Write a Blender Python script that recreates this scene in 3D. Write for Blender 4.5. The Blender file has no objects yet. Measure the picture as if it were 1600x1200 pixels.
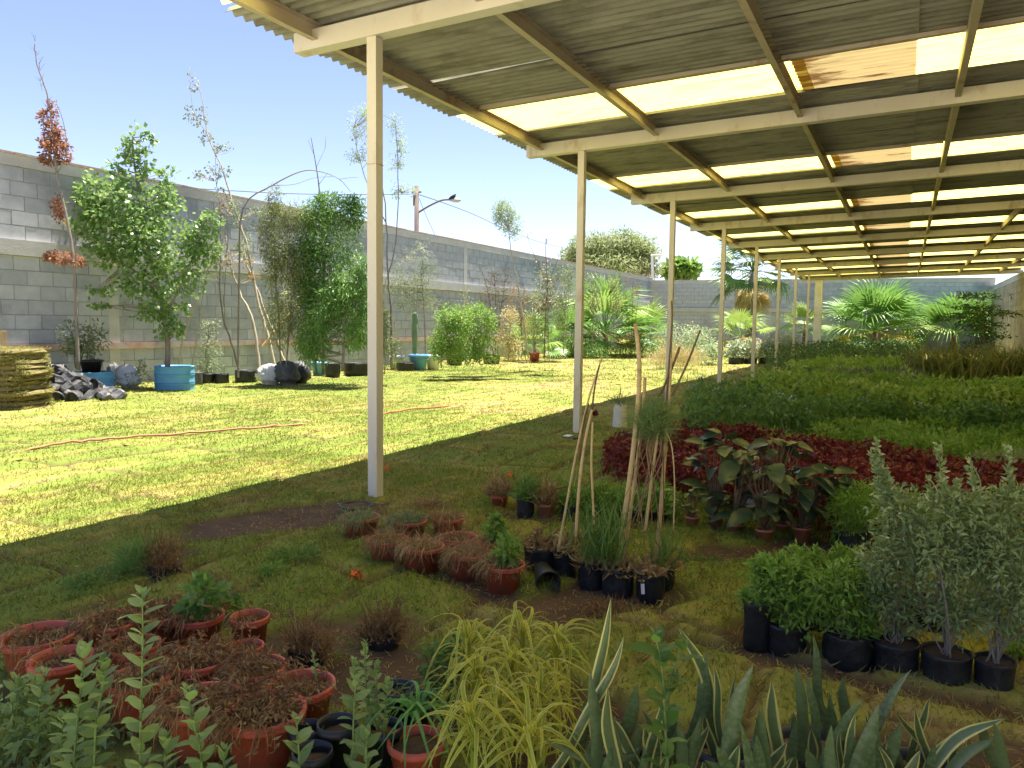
import bpy, math, random
import numpy as np
from mathutils import Vector, Matrix

random.seed(7)
RNG = np.random.default_rng(7)
sc = bpy.context.scene
COL = sc.collection

# ------------------------------------------------------------------ camera
CAM_H, FOC = 1.2, 1200.0
YAW, PITCH, ROLL = 0.472, 0.079, 0.012
_f = np.array([-math.sin(YAW)*math.cos(PITCH), math.cos(YAW)*math.cos(PITCH), -math.sin(PITCH)])
_r = np.array([math.cos(YAW), math.sin(YAW), 0.0])
_u = np.cross(_r, _f)
CR = math.cos(ROLL)*_r + math.sin(ROLL)*_u
CU = -math.sin(ROLL)*_r + math.cos(ROLL)*_u
CF = _f
cam_d = bpy.data.cameras.new('camera')
cam = bpy.data.objects.new('camera', cam_d)
COL.objects.link(cam)
cam_d.sensor_width = 36.0
cam_d.lens = 36.0*FOC/1600.0
cam_d.clip_start = 0.05
cam_d.clip_end = 3000
m = Matrix(((CR[0], CU[0], -CF[0], 0), (CR[1], CU[1], -CF[1], 0), (CR[2], CU[2], -CF[2], CAM_H), (0, 0, 0, 1)))
cam.matrix_world = m
sc.camera = cam
sc.render.resolution_x, sc.render.resolution_y = 1024, 768

# ------------------------------------------------------------------ light
SUN_DIR = Vector((0.035, 0.29, 1.0)).normalized()          # towards the sun
SUN_EL = math.asin(SUN_DIR.z)
SUN_AZ = math.atan2(SUN_DIR.x, SUN_DIR.y)
w = bpy.data.worlds.new('World')
sc.world = w
w.use_nodes = True
nt = w.node_tree
bg = nt.nodes['Background']
sky = nt.nodes.new('ShaderNodeTexSky')
sky.sky_type = 'NISHITA'
sky.sun_disc = False
sky.sun_elevation = SUN_EL
sky.sun_rotation = SUN_AZ
sky.altitude = 1800
sky.air_density = 1.0
sky.dust_density = 0.05
sky.ozone_density = 2.0
tint = nt.nodes.new('ShaderNodeMix'); tint.data_type = 'RGBA'; tint.blend_type = 'MULTIPLY'
tint.inputs[0].default_value = 1.0; tint.inputs[7].default_value = (1.06, .88, .88, 1)      # slightly hazy, less cyan air
nt.links.new(sky.outputs[0], tint.inputs[6]); nt.links.new(tint.outputs[2], bg.inputs[0])
bg.inputs[1].default_value = 0.09
sun_d = bpy.data.lights.new('sun', 'SUN')
sun_d.energy = 5.0
sun_d.angle = math.radians(0.5)
sun_d.color = (1.0, 0.94, 0.82)
sun = bpy.data.objects.new('sun', sun_d)
COL.objects.link(sun)
sun.rotation_euler = SUN_DIR.to_track_quat('Z', 'Y').to_euler()
sun.location = (0, 0, 30)
vs = sc.view_settings
vs.view_transform = 'Standard'
vs.look = 'None'
vs.exposure = 1.65
vs.gamma = 1.0
vs.use_curve_mapping = False
sc.render.engine = 'CYCLES'
sc.cycles.max_bounces = 6
sc.cycles.diffuse_bounces = 4
sc.cycles.transmission_bounces = 6
sc.cycles.transparent_max_bounces = 8

# ------------------------------------------------------------------ survey helpers (photo measurements -> metres on the site)
ORG = np.array([0, 0, CAM_H])
def _ray(px, py):
    return CF + CR*(px-800)/FOC + CU*(600-py)/FOC
def G(px, py, z=0.0):
    d = _ray(px, py); t = (z-CAM_H)/d[2]
    return ORG + d*t
def at(px, py, zc):
    return ORG + _ray(px, py)*zc
def depth(p):
    return float((np.asarray(p)-ORG) @ CF)
def atX(px, py, X):
    d = _ray(px, py); return ORG + d*X/d[0]
def nrm(v):
    v = np.asarray(v, float); return v/(np.linalg.norm(v, axis=-1, keepdims=True)+1e-9)

# ------------------------------------------------------------------ noise for layouts
def _h(ix, iy, s):
    n = (ix.astype(np.int64)*374761393 + iy.astype(np.int64)*668265263 + s*974711) & 0x7fffffff
    n = ((n ^ (n >> 13))*1274126177) & 0x7fffffff
    return ((n ^ (n >> 16)) & 0xffff)/65535.0
def vnoise(x, y, sc_=1.0, seed=0):
    x = np.asarray(x, float)/sc_; y = np.asarray(y, float)/sc_
    ix, iy = np.floor(x), np.floor(y); fx, fy = x-ix, y-iy
    fx = fx*fx*(3-2*fx); fy = fy*fy*(3-2*fy)
    a, b = _h(ix, iy, seed), _h(ix+1, iy, seed); c, d = _h(ix, iy+1, seed), _h(ix+1, iy+1, seed)
    return (a*(1-fx)+b*fx)*(1-fy)+(c*(1-fx)+d*fx)*fy
def fbm(x, y, s, seed=0):
    return .55*vnoise(x, y, s, seed)+.3*vnoise(x, y, s*.47, seed+5)+.15*vnoise(x, y, s*.2, seed+9)
def sstep(a, b, x):
    t = np.clip((x-a)/(b-a), 0, 1); return t*t*(3-2*t)

# ------------------------------------------------------------------ materials
MATS = {}
def newmat(name):
    mt = bpy.data.materials.new(name); mt.use_nodes = True
    n = mt.node_tree.nodes; p = n['Principled BSDF']
    MATS[name] = mt
    return mt, mt.node_tree, p
def N(nt, t, **kw):
    n = nt.nodes.new(t)
    for k, v in kw.items(): setattr(n, k, v)
    return n
def mixc(nt, fac, a, b, mode='MIX'):
    n = N(nt, 'ShaderNodeMix', data_type='RGBA', blend_type=mode)
    for i, v in ((0, fac), (6, a), (7, b)):
        if isinstance(v, bpy.types.NodeSocket): nt.links.new(v, n.inputs[i])
        elif i == 0: n.inputs[0].default_value = v
        else: n.inputs[i].default_value = (*v, 1)
    return n.outputs[2]
def mathn(nt, op, a, b=None, c=None):
    n = N(nt, 'ShaderNodeMath', operation=op)
    for i, v in enumerate((a, b, c)):
        if v is None: continue
        if isinstance(v, bpy.types.NodeSocket): nt.links.new(v, n.inputs[i])
        else: n.inputs[i].default_value = v
    return n.outputs[0]
def noise(nt, vec, scale, detail=5, rough=.6):
    n = N(nt, 'ShaderNodeTexNoise'); n.inputs['Scale'].default_value = scale
    n.inputs['Detail'].default_value = detail; n.inputs['Roughness'].default_value = rough
    if vec is not None: nt.links.new(vec, n.inputs['Vector'])
    return n.outputs['Fac']
def ramp(nt, fac, lo, hi):
    n = N(nt, 'ShaderNodeMapRange'); nt.links.new(fac, n.inputs[0])
    n.inputs[1].default_value = lo; n.inputs[2].default_value = hi
    return n.outputs[0]
def pbr(name, c1, c2, scale=4, rough=.8, bump=.15, bscale=40, spec=.3, metal=0.0, stain=None, sscale=1.5, srange=(.52, .7),
        rand=.0, world=False, stretch=None):
    mt, nt, p = newmat(name)
    tc = N(nt, 'ShaderNodeTexCoord')
    vec = tc.outputs['Object']
    if world:
        g = N(nt, 'ShaderNodeNewGeometry'); vec = g.outputs['Position']
    if stretch:
        mp = N(nt, 'ShaderNodeMapping'); mp.inputs['Scale'].default_value = stretch
        nt.links.new(vec, mp.inputs[0]); vec = mp.outputs[0]
    col = mixc(nt, ramp(nt, noise(nt, vec, scale), .3, .7), c1, c2)
    if stain:
        col = mixc(nt, ramp(nt, noise(nt, vec, sscale, 6, .65), *srange), col, stain)
    if rand:
        oi = N(nt, 'ShaderNodeObjectInfo')
        f = mathn(nt, 'MULTIPLY_ADD', oi.outputs['Random'], 2*rand, 1-rand)
        hsv = N(nt, 'ShaderNodeHueSaturation'); nt.links.new(f, hsv.inputs['Value']); nt.links.new(col, hsv.inputs['Color'])
        col = hsv.outputs[0]
    nt.links.new(col, p.inputs['Base Color'])
    p.inputs['Roughness'].default_value = rough
    p.inputs['Specular IOR Level'].default_value = spec
    p.inputs['Metallic'].default_value = metal
    if bump:
        b = N(nt, 'ShaderNodeBump'); b.inputs['Strength'].default_value = bump; b.inputs['Distance'].default_value = .02
        nt.links.new(noise(nt, vec, bscale), b.inputs['Height']); nt.links.new(b.outputs[0], p.inputs['Normal'])
    return mt
def leafm(name, c1, c2, c3=None, trans=.35, rough=.45, rand=.12, spec=.35, edge=None, band=None, tcol=None):
    """attribute a = (random per leaf, across -1..1, along 0..1)"""
    mt, nt, p = newmat(name)
    at_ = N(nt, 'ShaderNodeAttribute', attribute_name='a')
    sp = N(nt, 'ShaderNodeSeparateXYZ'); nt.links.new(at_.outputs['Vector'], sp.inputs[0])
    col = mixc(nt, sp.outputs[0], c1, c2)
    if c3: col = mixc(nt, ramp(nt, sp.outputs[0], .82, .97), col, c3)
    if band:
        wv = N(nt, 'ShaderNodeTexNoise'); wv.inputs['Scale'].default_value = 1.0; wv.inputs['Detail'].default_value = 3
        cb = N(nt, 'ShaderNodeCombineXYZ'); nt.links.new(mathn(nt, 'MULTIPLY', sp.outputs[2], 26.0), cb.inputs[0])
        nt.links.new(mathn(nt, 'MULTIPLY', sp.outputs[1], 1.1), cb.inputs[1])
        nt.links.new(mathn(nt, 'MULTIPLY', sp.outputs[0], 60.0), cb.inputs[2])
        nt.links.new(cb.outputs[0], wv.inputs['Vector'])
        col = mixc(nt, ramp(nt, wv.outputs['Fac'], .45, .58), col, band)
    if edge:
        ab = mathn(nt, 'ABSOLUTE', sp.outputs[1])
        col = mixc(nt, ramp(nt, ab, .60, .74), col, edge)
    oi = N(nt, 'ShaderNodeObjectInfo')
    f = mathn(nt, 'MULTIPLY_ADD', oi.outputs['Random'], 2*rand, 1-rand)
    hsv = N(nt, 'ShaderNodeHueSaturation'); nt.links.new(f, hsv.inputs['Value']); nt.links.new(col, hsv.inputs['Color'])
    col = hsv.outputs[0]
    nt.links.new(col, p.inputs['Base Color'])
    p.inputs['Roughness'].default_value = rough
    p.inputs['Specular IOR Level'].default_value = spec
    if trans:
        tr = N(nt, 'ShaderNodeBsdfTranslucent')
        g = N(nt, 'ShaderNodeGamma'); g.inputs[1].default_value = .85; nt.links.new(col, g.inputs[0])
        tc2 = mixc(nt, .5, g.outputs[0], tcol) if tcol else g.outputs[0]
        nt.links.new(tc2, tr.inputs[0])
        mx = N(nt, 'ShaderNodeMixShader'); mx.inputs[0].default_value = trans
        nt.links.new(p.outputs[0], mx.inputs[1]); nt.links.new(tr.outputs[0], mx.inputs[2])
        nt.links.new(mx.outputs[0], nt.nodes['Material Output'].inputs[0])
    return mt
def colm(name, trans=.3, rough=.6):
    """colour from the vertex attribute col (what kind of blade it is: green, straw, brown)"""
    mt, nt, p = newmat(name)
    at_ = N(nt, 'ShaderNodeAttribute', attribute_name='col')
    nt.links.new(at_.outputs['Color'], p.inputs['Base Color'])
    p.inputs['Roughness'].default_value = rough; p.inputs['Specular IOR Level'].default_value = .2
    if trans:
        tr = N(nt, 'ShaderNodeBsdfTranslucent'); nt.links.new(at_.outputs['Color'], tr.inputs[0])
        mx = N(nt, 'ShaderNodeMixShader'); mx.inputs[0].default_value = trans
        nt.links.new(p.outputs[0], mx.inputs[1]); nt.links.new(tr.outputs[0], mx.inputs[2])
        nt.links.new(mx.outputs[0], nt.nodes['Material Output'].inputs[0])
    return mt

pbr('soil', (.085, .055, .034), (.15, .10, .065), 6, .95, .6, 30, .1, world=True, stain=(.05, .033, .022), sscale=2.2)
pbr('bounce_pale', (.64, .60, .52), (.72, .68, .60), 1.5, .9, .2, 20, .1, stain=(.50, .46, .38), sscale=.6, world=True)
pbr('earth_far', (.30, .24, .16), (.22, .2, .1), .3, .95, .2, 5, .1, world=True)
colm('turf_mat', 0, .9)
colm('grass_blades', .35, .55)
pbr('block', (.44, .445, .46), (.54, .545, .555), 5, .9, .35, 60, .15, stain=(.31, .315, .325), sscale=.8, rand=.14, world=True)
pbr('block_warm', (.40, .35, .25), (.50, .43, .31), 5, .9, .35, 60, .15, stain=(.30, .27, .20), sscale=1.2, rand=.10, world=True)
pbr('mortar', (.38, .375, .365), (.48, .465, .45), 8, .95, .3, 50, .1, world=True)
pbr('concrete', (.52, .50, .46), (.62, .59, .54), 3, .9, .25, 30, .15, stain=(.42, .40, .37), sscale=.8, world=True)
pbr('brick_edge', (.50, .27, .19), (.56, .43, .35), 9, .9, .3, 40, .1, world=True, stain=(.5, .46, .42), sscale=2.0, srange=(.45, .6))
pbr('cream_paint', (.66, .61, .51), (.73, .68, .58), 2.5, .5, .06, 25, .35, stain=(.46, .33, .19), sscale=4.2, srange=(.56, .74), world=True, stretch=(1, 1, .4))
pbr('white_paint', (.74, .73, .70), (.8, .79, .76), 3, .6, .1, 30, .3, stain=(.6, .58, .52), sscale=2, world=True)
pbr('purlin_paint', (.52, .46, .35), (.46, .37, .26), 5, .6, .1, 25, .3, stain=(.30, .17, .09), sscale=5, srange=(.56, .74), world=True)
pbr('fibre_sheet', (.23, .225, .165), (.31, .30, .225), 3.0, .8, .2, 20, .2, stain=(.12, .11, .075), sscale=3.5, srange=(.48, .70), rand=.12, world=True, stretch=(.5, 2.0, 1))
pbr('blue_drum', (.10, .33, .58), (.15, .42, .66), 3, .5, .1, 20, .4, stain=(.30, .35, .38), sscale=4, srange=(.6, .75))
pbr('blue_tub', (.13, .36, .66), (.17, .42, .70), 3, .4, .05, 20, .4)
pbr('white_bucket', (.70, .71, .70), (.78, .78, .76), 4, .45, .05, 20, .4, stain=(.45, .46, .44), sscale=5)
pbr('black_bag', (.012, .013, .015), (.028, .030, .034), 8, .42, .5, 18, .5, rand=.2)
pbr('black_pot', (.015, .015, .017), (.03, .03, .032), 6, .4, .1, 20, .5, rand=.2)
pbr('grey_bag', (.05, .05, .055), (.13, .13, .135), 8, .5, .5, 14, .4, rand=.35, stain=(.16, .13, .10), sscale=6)
pbr('white_sack', (.62, .60, .56), (.75, .73, .70), 7, .6, .6, 14, .3, stain=(.45, .40, .34), sscale=5)
pbr('red_pot', (.52, .085, .045), (.64, .14, .08), 5, .45, .1, 25, .4, stain=(.26, .12, .08), sscale=9, srange=(.48, .72), rand=.12)
pbr('terracotta', (.42, .16, .09), (.50, .22, .13), 5, .6, .1, 25, .3, stain=(.34, .22, .16), sscale=9, srange=(.55, .7), rand=.15)
pbr('bark_grey', (.23, .19, .15), (.33, .29, .24), 14, .9, .4, 60, .15)
pbr('bark_pale', (.48, .41, .30), (.60, .53, .40), 12, .85, .3, 50, .15, stain=(.36, .31, .24), sscale=9)
pbr('bark_brown', (.16, .10, .06), (.25, .17, .10), 14, .9, .4, 60, .15)
pbr('cane', (.56, .38, .15), (.68, .50, .24), 10, .55, .15, 50, .35, stain=(.30, .17, .07), sscale=9, srange=(.55, .72))
pbr('cane_dark', (.12, .08, .04), (.22, .15, .07), 10, .7, .2, 50, .2)
pbr('wood_stake', (.50, .33, .18), (.60, .42, .25), 10, .8, .2, 50, .2)
pbr('hose_red', (.38, .10, .05), (.50, .22, .11), 5, .5, .1, 20, .4)
pbr('metal_grey', (.40, .41, .42), (.52, .53, .53), 6, .5, .1, 20, .4, metal=.3)
pbr('pole_concrete', (.17, .13, .115), (.24, .19, .17), 5, .9, .2, 20, .1)
pbr('cable', (.03, .03, .035), (.05, .05, .05), 5, .6, 0)
pbr('bird_black', (.015, .015, .018), (.03, .03, .03), 20, .6, 0)
pbr('tag_paper', (.8, .8, .78), (.85, .85, .83), 5, .7, 0)
pbr('cactus_skin', (.16, .27, .14), (.26, .36, .22), 8, .6, .2, 60, .3)
pbr('orange_petal', (.75, .16, .04), (.8, .25, .06), 9, .6, 0)
pbr('sod_side', (.16, .13, .055), (.27, .23, .10), 14, .95, .8, 60, .1)
leafm('sod_top', (.32, .33, .08), (.45, .40, .14), trans=.2)
leafm('leaf_poplar', (.13, .27, .05), (.32, .47, .13), (.56, .64, .32), .4, .3, spec=.5)
leafm('leaf_olive', (.16, .21, .09), (.29, .34, .16), (.40, .40, .18), .35)
leafm('leaf_fartree', (.24, .30, .12), (.42, .47, .21), (.5, .52, .28), .45)
leafm('leaf_bamboo', (.22, .27, .09), (.38, .40, .16), (.48, .42, .2), .4)
leafm('leaf_green', (.085, .19, .035), (.20, .34, .075), None, .38)
leafm('leaf_weeping', (.12, .26, .05), (.27, .43, .12), (.42, .52, .2), .4)
leafm('leaf_bright', (.15, .31, .04), (.30, .45, .09), (.50, .52, .16), .4)
leafm('leaf_hedge', (.06, .13, .035), (.14, .25, .07), None, .3)
leafm('leaf_dark', (.04, .10, .03), (.09, .18, .055), None, .3)
leafm('leaf_pale', (.30, .40, .20), (.46, .54, .32), (.62, .64, .50), .4)
leafm('leaf_yellowgreen', (.42, .46, .14), (.58, .58, .25), None, .4)
leafm('leaf_dry', (.28, .17, .075), (.45, .31, .15), (.55, .43, .25), .25, .8, spec=.1)
leafm('leaf_rust', (.25, .10, .055), (.40, .19, .105), None, .3, .7)
leafm('leaf_brown', (.23, .125, .05), (.40, .25, .115), (.52, .38, .19), .25, .8, spec=.1)
leafm('leaf_red', (.10, .012, .012), (.20, .022, .022), (.36, .08, .07), .3, .35, spec=.5)
leafm('leaf_darkbig', (.035, .065, .03), (.075, .115, .05), None, .15, .32, spec=.5)
leafm('leaf_sage', (.20, .28, .10), (.37, .44, .18), (.54, .58, .32), .35, .6)
leafm('leaf_sprig', (.20, .30, .09), (.36, .46, .17), None, .4, .5)
leafm('leaf_bed', (.11, .24, .03), (.28, .44, .08), (.42, .54, .15), .35)
leafm('leaf_plumbago', (.065, .155, .035), (.17, .31, .085), (.28, .40, .15), .35)
leafm('leaf_bedlight', (.19, .36, .04), (.34, .50, .10), (.46, .56, .18), .4)
leafm('leaf_bedgrey', (.11, .16, .09), (.20, .25, .15), None, .3)
leafm('leaf_palm', (.10, .24, .035), (.20, .36, .06), None, .32, .4, spec=.4)
leafm('leaf_palmlight', (.20, .34, .05), (.34, .45, .09), None, .35, .4, spec=.4)
leafm('leaf_palmdark', (.07, .15, .05), (.14, .23, .085), None, .3, .4, spec=.4)
leafm('leaf_palmyellow', (.62, .50, .07), (.70, .58, .14), None, .4, .5)
leafm('leaf_straw', (.48, .38, .16), (.62, .52, .26), None, .3, .7)
leafm('leaf_strap', (.11, .16, .045), (.24, .27, .085), (.42, .31, .12), .35)
leafm('leaf_spider', (.26, .36, .04), (.46, .46, .06), None, .35, .4, edge=(.78, .66, .10))
leafm('leaf_spidergreen', (.10, .27, .05), (.18, .38, .09), None, .35, .4)
leafm('leaf_snake', (.07, .11, .035), (.11, .16, .055), None, .1, .35, spec=.5, band=(.12, .17, .075))
leafm('leaf_snakeedge', (.06, .10, .032), (.095, .14, .05), None, .1, .35, spec=.5, band=(.10, .145, .06), edge=(.52, .48, .15))
leafm('flower_pale', (.40, .42, .60), (.55, .57, .72), None, .3)
leafm('flower_pink', (.80, .42, .45), (.85, .62, .60), None, .3)
leafm('flower_white', (.80, .80, .74), (.85, .85, .80), None, .3)
leafm('papyrus_hair', (.13, .24, .06), (.24, .34, .10), (.45, .40, .18), .3)

def translucent_sheet(name, c1, c2, dirt=0.0, trans=.62):
    mt, nt, p = newmat(name)
    g = N(nt, 'ShaderNodeNewGeometry')
    mp = N(nt, 'ShaderNodeMapping'); mp.inputs['Scale'].default_value = (1.0, 9.0, 1.0)
    nt.links.new(g.outputs['Position'], mp.inputs[0])
    v = mp.outputs[0]
    col = mixc(nt, ramp(nt, noise(nt, v, 1.6), .3, .7), c1, c2)
    col = mixc(nt, ramp(nt, noise(nt, v, 3.0, 6), .50, .74), col, (.30, .235, .11))
    if dirt:
        mp2 = N(nt, 'ShaderNodeMapping'); mp2.inputs['Scale'].default_value = (1.1, 13.0, 1.0)
        nt.links.new(g.outputs['Position'], mp2.inputs[0])
        sx = N(nt, 'ShaderNodeSeparateXYZ'); nt.links.new(g.outputs['Position'], sx.inputs[0])
        near = ramp(nt, sx.outputs[0], -0.45, -0.87)          # mud washed in at the lapped end of the sheet
        nz = noise(nt, mp2.outputs[0], 1.5, 5, .6)
        f = mathn(nt, 'MULTIPLY_ADD', near, .22, nz)
        col = mixc(nt, ramp(nt, f, .60, .70), col, (.10, .055, .02))
    p.inputs['Roughness'].default_value = .5
    nt.links.new(col, p.inputs['Base Color'])
    tr = N(nt, 'ShaderNodeBsdfTranslucent'); nt.links.new(col, tr.inputs[0])
    mx = N(nt, 'ShaderNodeMixShader'); mx.inputs[0].default_value = trans
    nt.links.new(p.outputs[0], mx.inputs[1]); nt.links.new(tr.outputs[0], mx.inputs[2])
    nt.links.new(mx.outputs[0], nt.nodes['Material Output'].inputs[0])
translucent_sheet('clear_sheet', (.95, .83, .23), (.90, .77, .20), trans=.92)
translucent_sheet('clear_sheet_lap', (.36, .28, .13), (.28, .21, .09), dirt=1.0)

# ------------------------------------------------------------------ mesh builder
TEMPL = {
 'diamond': (np.array([(0, 0, 0), (.45, .5, .06), (1, 0, -.05), (.45, -.5, .06)]), np.array([(0, 1, 2), (0, 2, 3)])),
 'oval': (np.array([(0, 0, 0), (.3, .44, .05), (.7, .40, .02), (1, 0, -.12), (.7, -.40, .02), (.3, -.44, .05), (.35, 0, -.02), (.7, 0, -.05)]),
          np.array([(0, 6, 1), (1, 6, 7), (1, 7, 2), (2, 7, 3), (0, 5, 6), (5, 4, 7), (5, 7, 6), (4, 3, 7)])),
 'blade': (np.array([(0, .5, 0), (0, -.5, 0), (.5, .4, .10), (.5, -.4, .10), (1, 0, -.06)]), np.array([(0, 1, 3), (0, 3, 2), (2, 3, 4)])),
 'curl': (np.array([(0, .5, 0), (0, -.5, 0), (.35, .5, .22), (.35, -.5, .22), (.72, .4, .16), (.72, -.4, .16), (1, 0, -.14)]),
          np.array([(0, 1, 3), (0, 3, 2), (2, 3, 5), (2, 5, 4), (4, 5, 6)])),
 'spike': (np.array([(0, .5, 0), (0, -.5, 0), (1, 0, 0)]), np.array([(0, 1, 2)])),
}
class MB:
    def __init__(s):
        s.V = []; s.T = []; s.A = []; s.C = []; s.MI = []; s.n = 0; s.hascol = False
    def add(s, v, tris, a=None, col=None, mi=0):
        v = np.asarray(v, float).reshape(-1, 3); tris = np.asarray(tris, np.int64).reshape(-1, 3)
        s.V.append(v); s.T.append(tris+s.n)
        s.A.append(np.zeros((len(v), 3)) if a is None else np.asarray(a, float).reshape(-1, 3))
        if col is not None: s.hascol = True
        s.C.append(np.ones((len(v), 4)) if col is None else np.asarray(col, float).reshape(-1, 4))
        s.MI.append(np.full(len(tris), mi)); s.n += len(v)
        return s
    def quads(s, v, q, **k):
        q = np.asarray(q).reshape(-1, 4)
        return s.add(v, np.concatenate([q[:, [0, 1, 2]], q[:, [0, 2, 3]]]), **k)
    def box(s, lo, hi, mi=0, rnd=0.0):
        x0, y0, z0 = lo; x1, y1, z1 = hi
        v = [(x0, y0, z0), (x1, y0, z0), (x1, y1, z0), (x0, y1, z0), (x0, y0, z1), (x1, y0, z1), (x1, y1, z1), (x0, y1, z1)]
        return s.quads(v, [(0, 3, 2, 1), (4, 5, 6, 7), (0, 1, 5, 4), (1, 2, 6, 5), (2, 3, 7, 6), (3, 0, 4, 7)], mi=mi, a=[(rnd, 0, 0)]*8)
    def tube(s, pts, radii, n=5, mi=0, rnd=None, cap=True):
        pts = np.asarray(pts, float); k = len(pts)
        radii = np.full(k, radii) if np.isscalar(radii) else np.asarray(radii, float)
        if len(radii) != k: radii = np.interp(np.linspace(0, 1, k), np.linspace(0, 1, len(radii)), radii)
        tg = nrm(np.gradient(pts, axis=0))
        ref = np.array([0, 0, 1.0]) if abs(tg[0][2]) < .9 else np.array([1.0, 0, 0])
        V = []; th = np.arange(n)*2*math.pi/n
        for i in range(k):
            ref = nrm(ref-np.dot(ref, tg[i])*tg[i]); b_ = np.cross(tg[i], ref)
            V.append(pts[i]+radii[i]*(np.cos(th)[:, None]*ref+np.sin(th)[:, None]*b_))
        V = np.concatenate(V)
        q = []
        for i in range(k-1):
            for j in range(n):
                q.append((i*n+j, i*n+(j+1) % n, (i+1)*n+(j+1) % n, (i+1)*n+j))
        al = np.repeat(np.linspace(0, 1, k), n)
        A = np.stack([np.full(len(V), random.random() if rnd is None else rnd), np.zeros(len(V)), al], 1)
        s.quads(V, q, a=A, mi=mi)
        if cap:
            t = [(0, j+1, j) for j in range(1, n-1)]+[((k-1)*n, (k-1)*n+j, (k-1)*n+j+1) for j in range(1, n-1)]
            s.T.append(np.asarray(t)+s.n-len(V)); s.MI.append(np.full(len(t), mi))
        return s
    def lathe(s, prof, n=16, c=(0, 0, 0), wob=0.0, mi=0, close=False, seed=0):
        prof = np.asarray(prof, float); k = len(prof); th = np.arange(n)*2*math.pi/n
        rs = np.random.default_rng(seed)
        wv = 1+wob*rs.standard_normal((k, n))*.5+wob*np.sin(th*rs.integers(2, 5)+rs.random()*6)[None, :]
        r = prof[:, 0][:, None]*wv
        V = np.stack([c[0]+r*np.cos(th), c[1]+r*np.sin(th), np.broadcast_to(c[2]+prof[:, 1][:, None]+wob*.02*rs.standard_normal((k, n)), r.shape)], -1).reshape(-1, 3)
        q = [(i*n+j, i*n+(j+1) % n, (i+1)*n+(j+1) % n, (i+1)*n+j) for i in range(k-1) for j in range(n)]
        A = np.zeros((len(V), 3)); A[:, 0] = rs.random()
        return s.quads(V, q, a=A, mi=mi)
    def cloud(s, kind, C, D, Nn, L, W, rnd=None, mi=0, col=None):
        tv, tt = TEMPL[kind]; n = len(C); k = len(tv)
        C = np.asarray(C, float); D = nrm(D); S = nrm(np.cross(D, Nn)); N2 = np.cross(S, D)
        L = np.broadcast_to(L, (n,)); W = np.broadcast_to(W, (n,))
        V = (C[:, None]+tv[None, :, 0, None]*(L[:, None]*D)[:, None]+tv[None, :, 1, None]*(W[:, None]*S)[:, None]
             + tv[None, :, 2, None]*(L[:, None]*N2)[:, None])
        T = (tt[None]+(np.arange(n)*k)[:, None, None]).reshape(-1, 3)
        rnd = RNG.random(n) if rnd is None else rnd
        A = np.stack([np.repeat(rnd, k), np.tile(tv[:, 1]*2, n), np.tile(tv[:, 0], n)], 1)
        cc = None if col is None else np.repeat(np.asarray(col, float), k, 0)
        return s.add(V.reshape(-1, 3), T, a=A, mi=mi, col=cc)
    def build(s, name, mats, parent=None, smooth=False, org=None):
        if isinstance(mats, str): mats = [mats]
        V = np.concatenate(s.V); T = np.concatenate(s.T); A = np.concatenate(s.A); MI = np.concatenate(s.MI)
        o_ = np.array(parent.location) if (parent is not None and org is None) else (np.zeros(3) if org is None else np.asarray(org, float))
        me = bpy.data.meshes.new(name)
        me.vertices.add(len(V)); me.vertices.foreach_set('co', (V-o_).astype(np.float32).ravel())
        me.loops.add(T.size); me.loops.foreach_set('vertex_index', T.astype(np.int32).ravel())
        me.polygons.add(len(T)); me.polygons.foreach_set('loop_start', (np.arange(len(T))*3).astype(np.int32))
        me.polygons.foreach_set('material_index', MI.astype(np.int32))
        me.polygons.foreach_set('use_smooth', np.full(len(T), bool(smooth)))
        at_ = me.attributes.new('a', 'FLOAT_VECTOR', 'POINT'); at_.data.foreach_set('vector', A.astype(np.float32).ravel())
        if s.hascol:
            ac = me.attributes.new('col', 'FLOAT_COLOR', 'POINT'); ac.data.foreach_set('color', np.concatenate(s.C).astype(np.float32).ravel())
        for mn in mats: me.materials.append(MATS[mn])
        me.update(); me.validate()
        o = bpy.data.objects.new(name, me); COL.objects.link(o)
        if parent is not None: o.parent = parent
        elif org is not None: o.location = o_
        return o

def tag(o, label, cat=None, group=None, kind=None):
    if label: o['label'] = label
    if cat: o['category'] = cat
    if group: o['group'] = group
    if kind: o['kind'] = kind
    return o
def thing(name, label, cat, loc=(0, 0, 0), group=None):
    o = bpy.data.objects.new(name, None); COL.objects.link(o)
    o.empty_display_size = .1
    o.location = [float(c) for c in loc]
    return tag(o, label, cat, group)
def inst(me_obj, name, parent, loc=(0, 0, 0), rot=None, scale=None):
    c = bpy.data.objects.new(name, me_obj if isinstance(me_obj, bpy.types.Mesh) else me_obj.data); COL.objects.link(c)
    c.parent = parent; c.location = [float(v) for v in loc]
    if rot is not None: c.rotation_euler = rot
    if scale is not None: c.scale = scale if not np.isscalar(scale) else (scale,)*3
    return c
def mesh_only(mb, name, mats, smooth=False):
    o = mb.build(name, mats, smooth=smooth); me = o.data
    bpy.data.objects.remove(o); return me
def structure(o): o['kind'] = 'structure'; return o
def rv(a, b): return random.uniform(a, b)
def rdir(n): return nrm(RNG.standard_normal((n, 3)))

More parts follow.
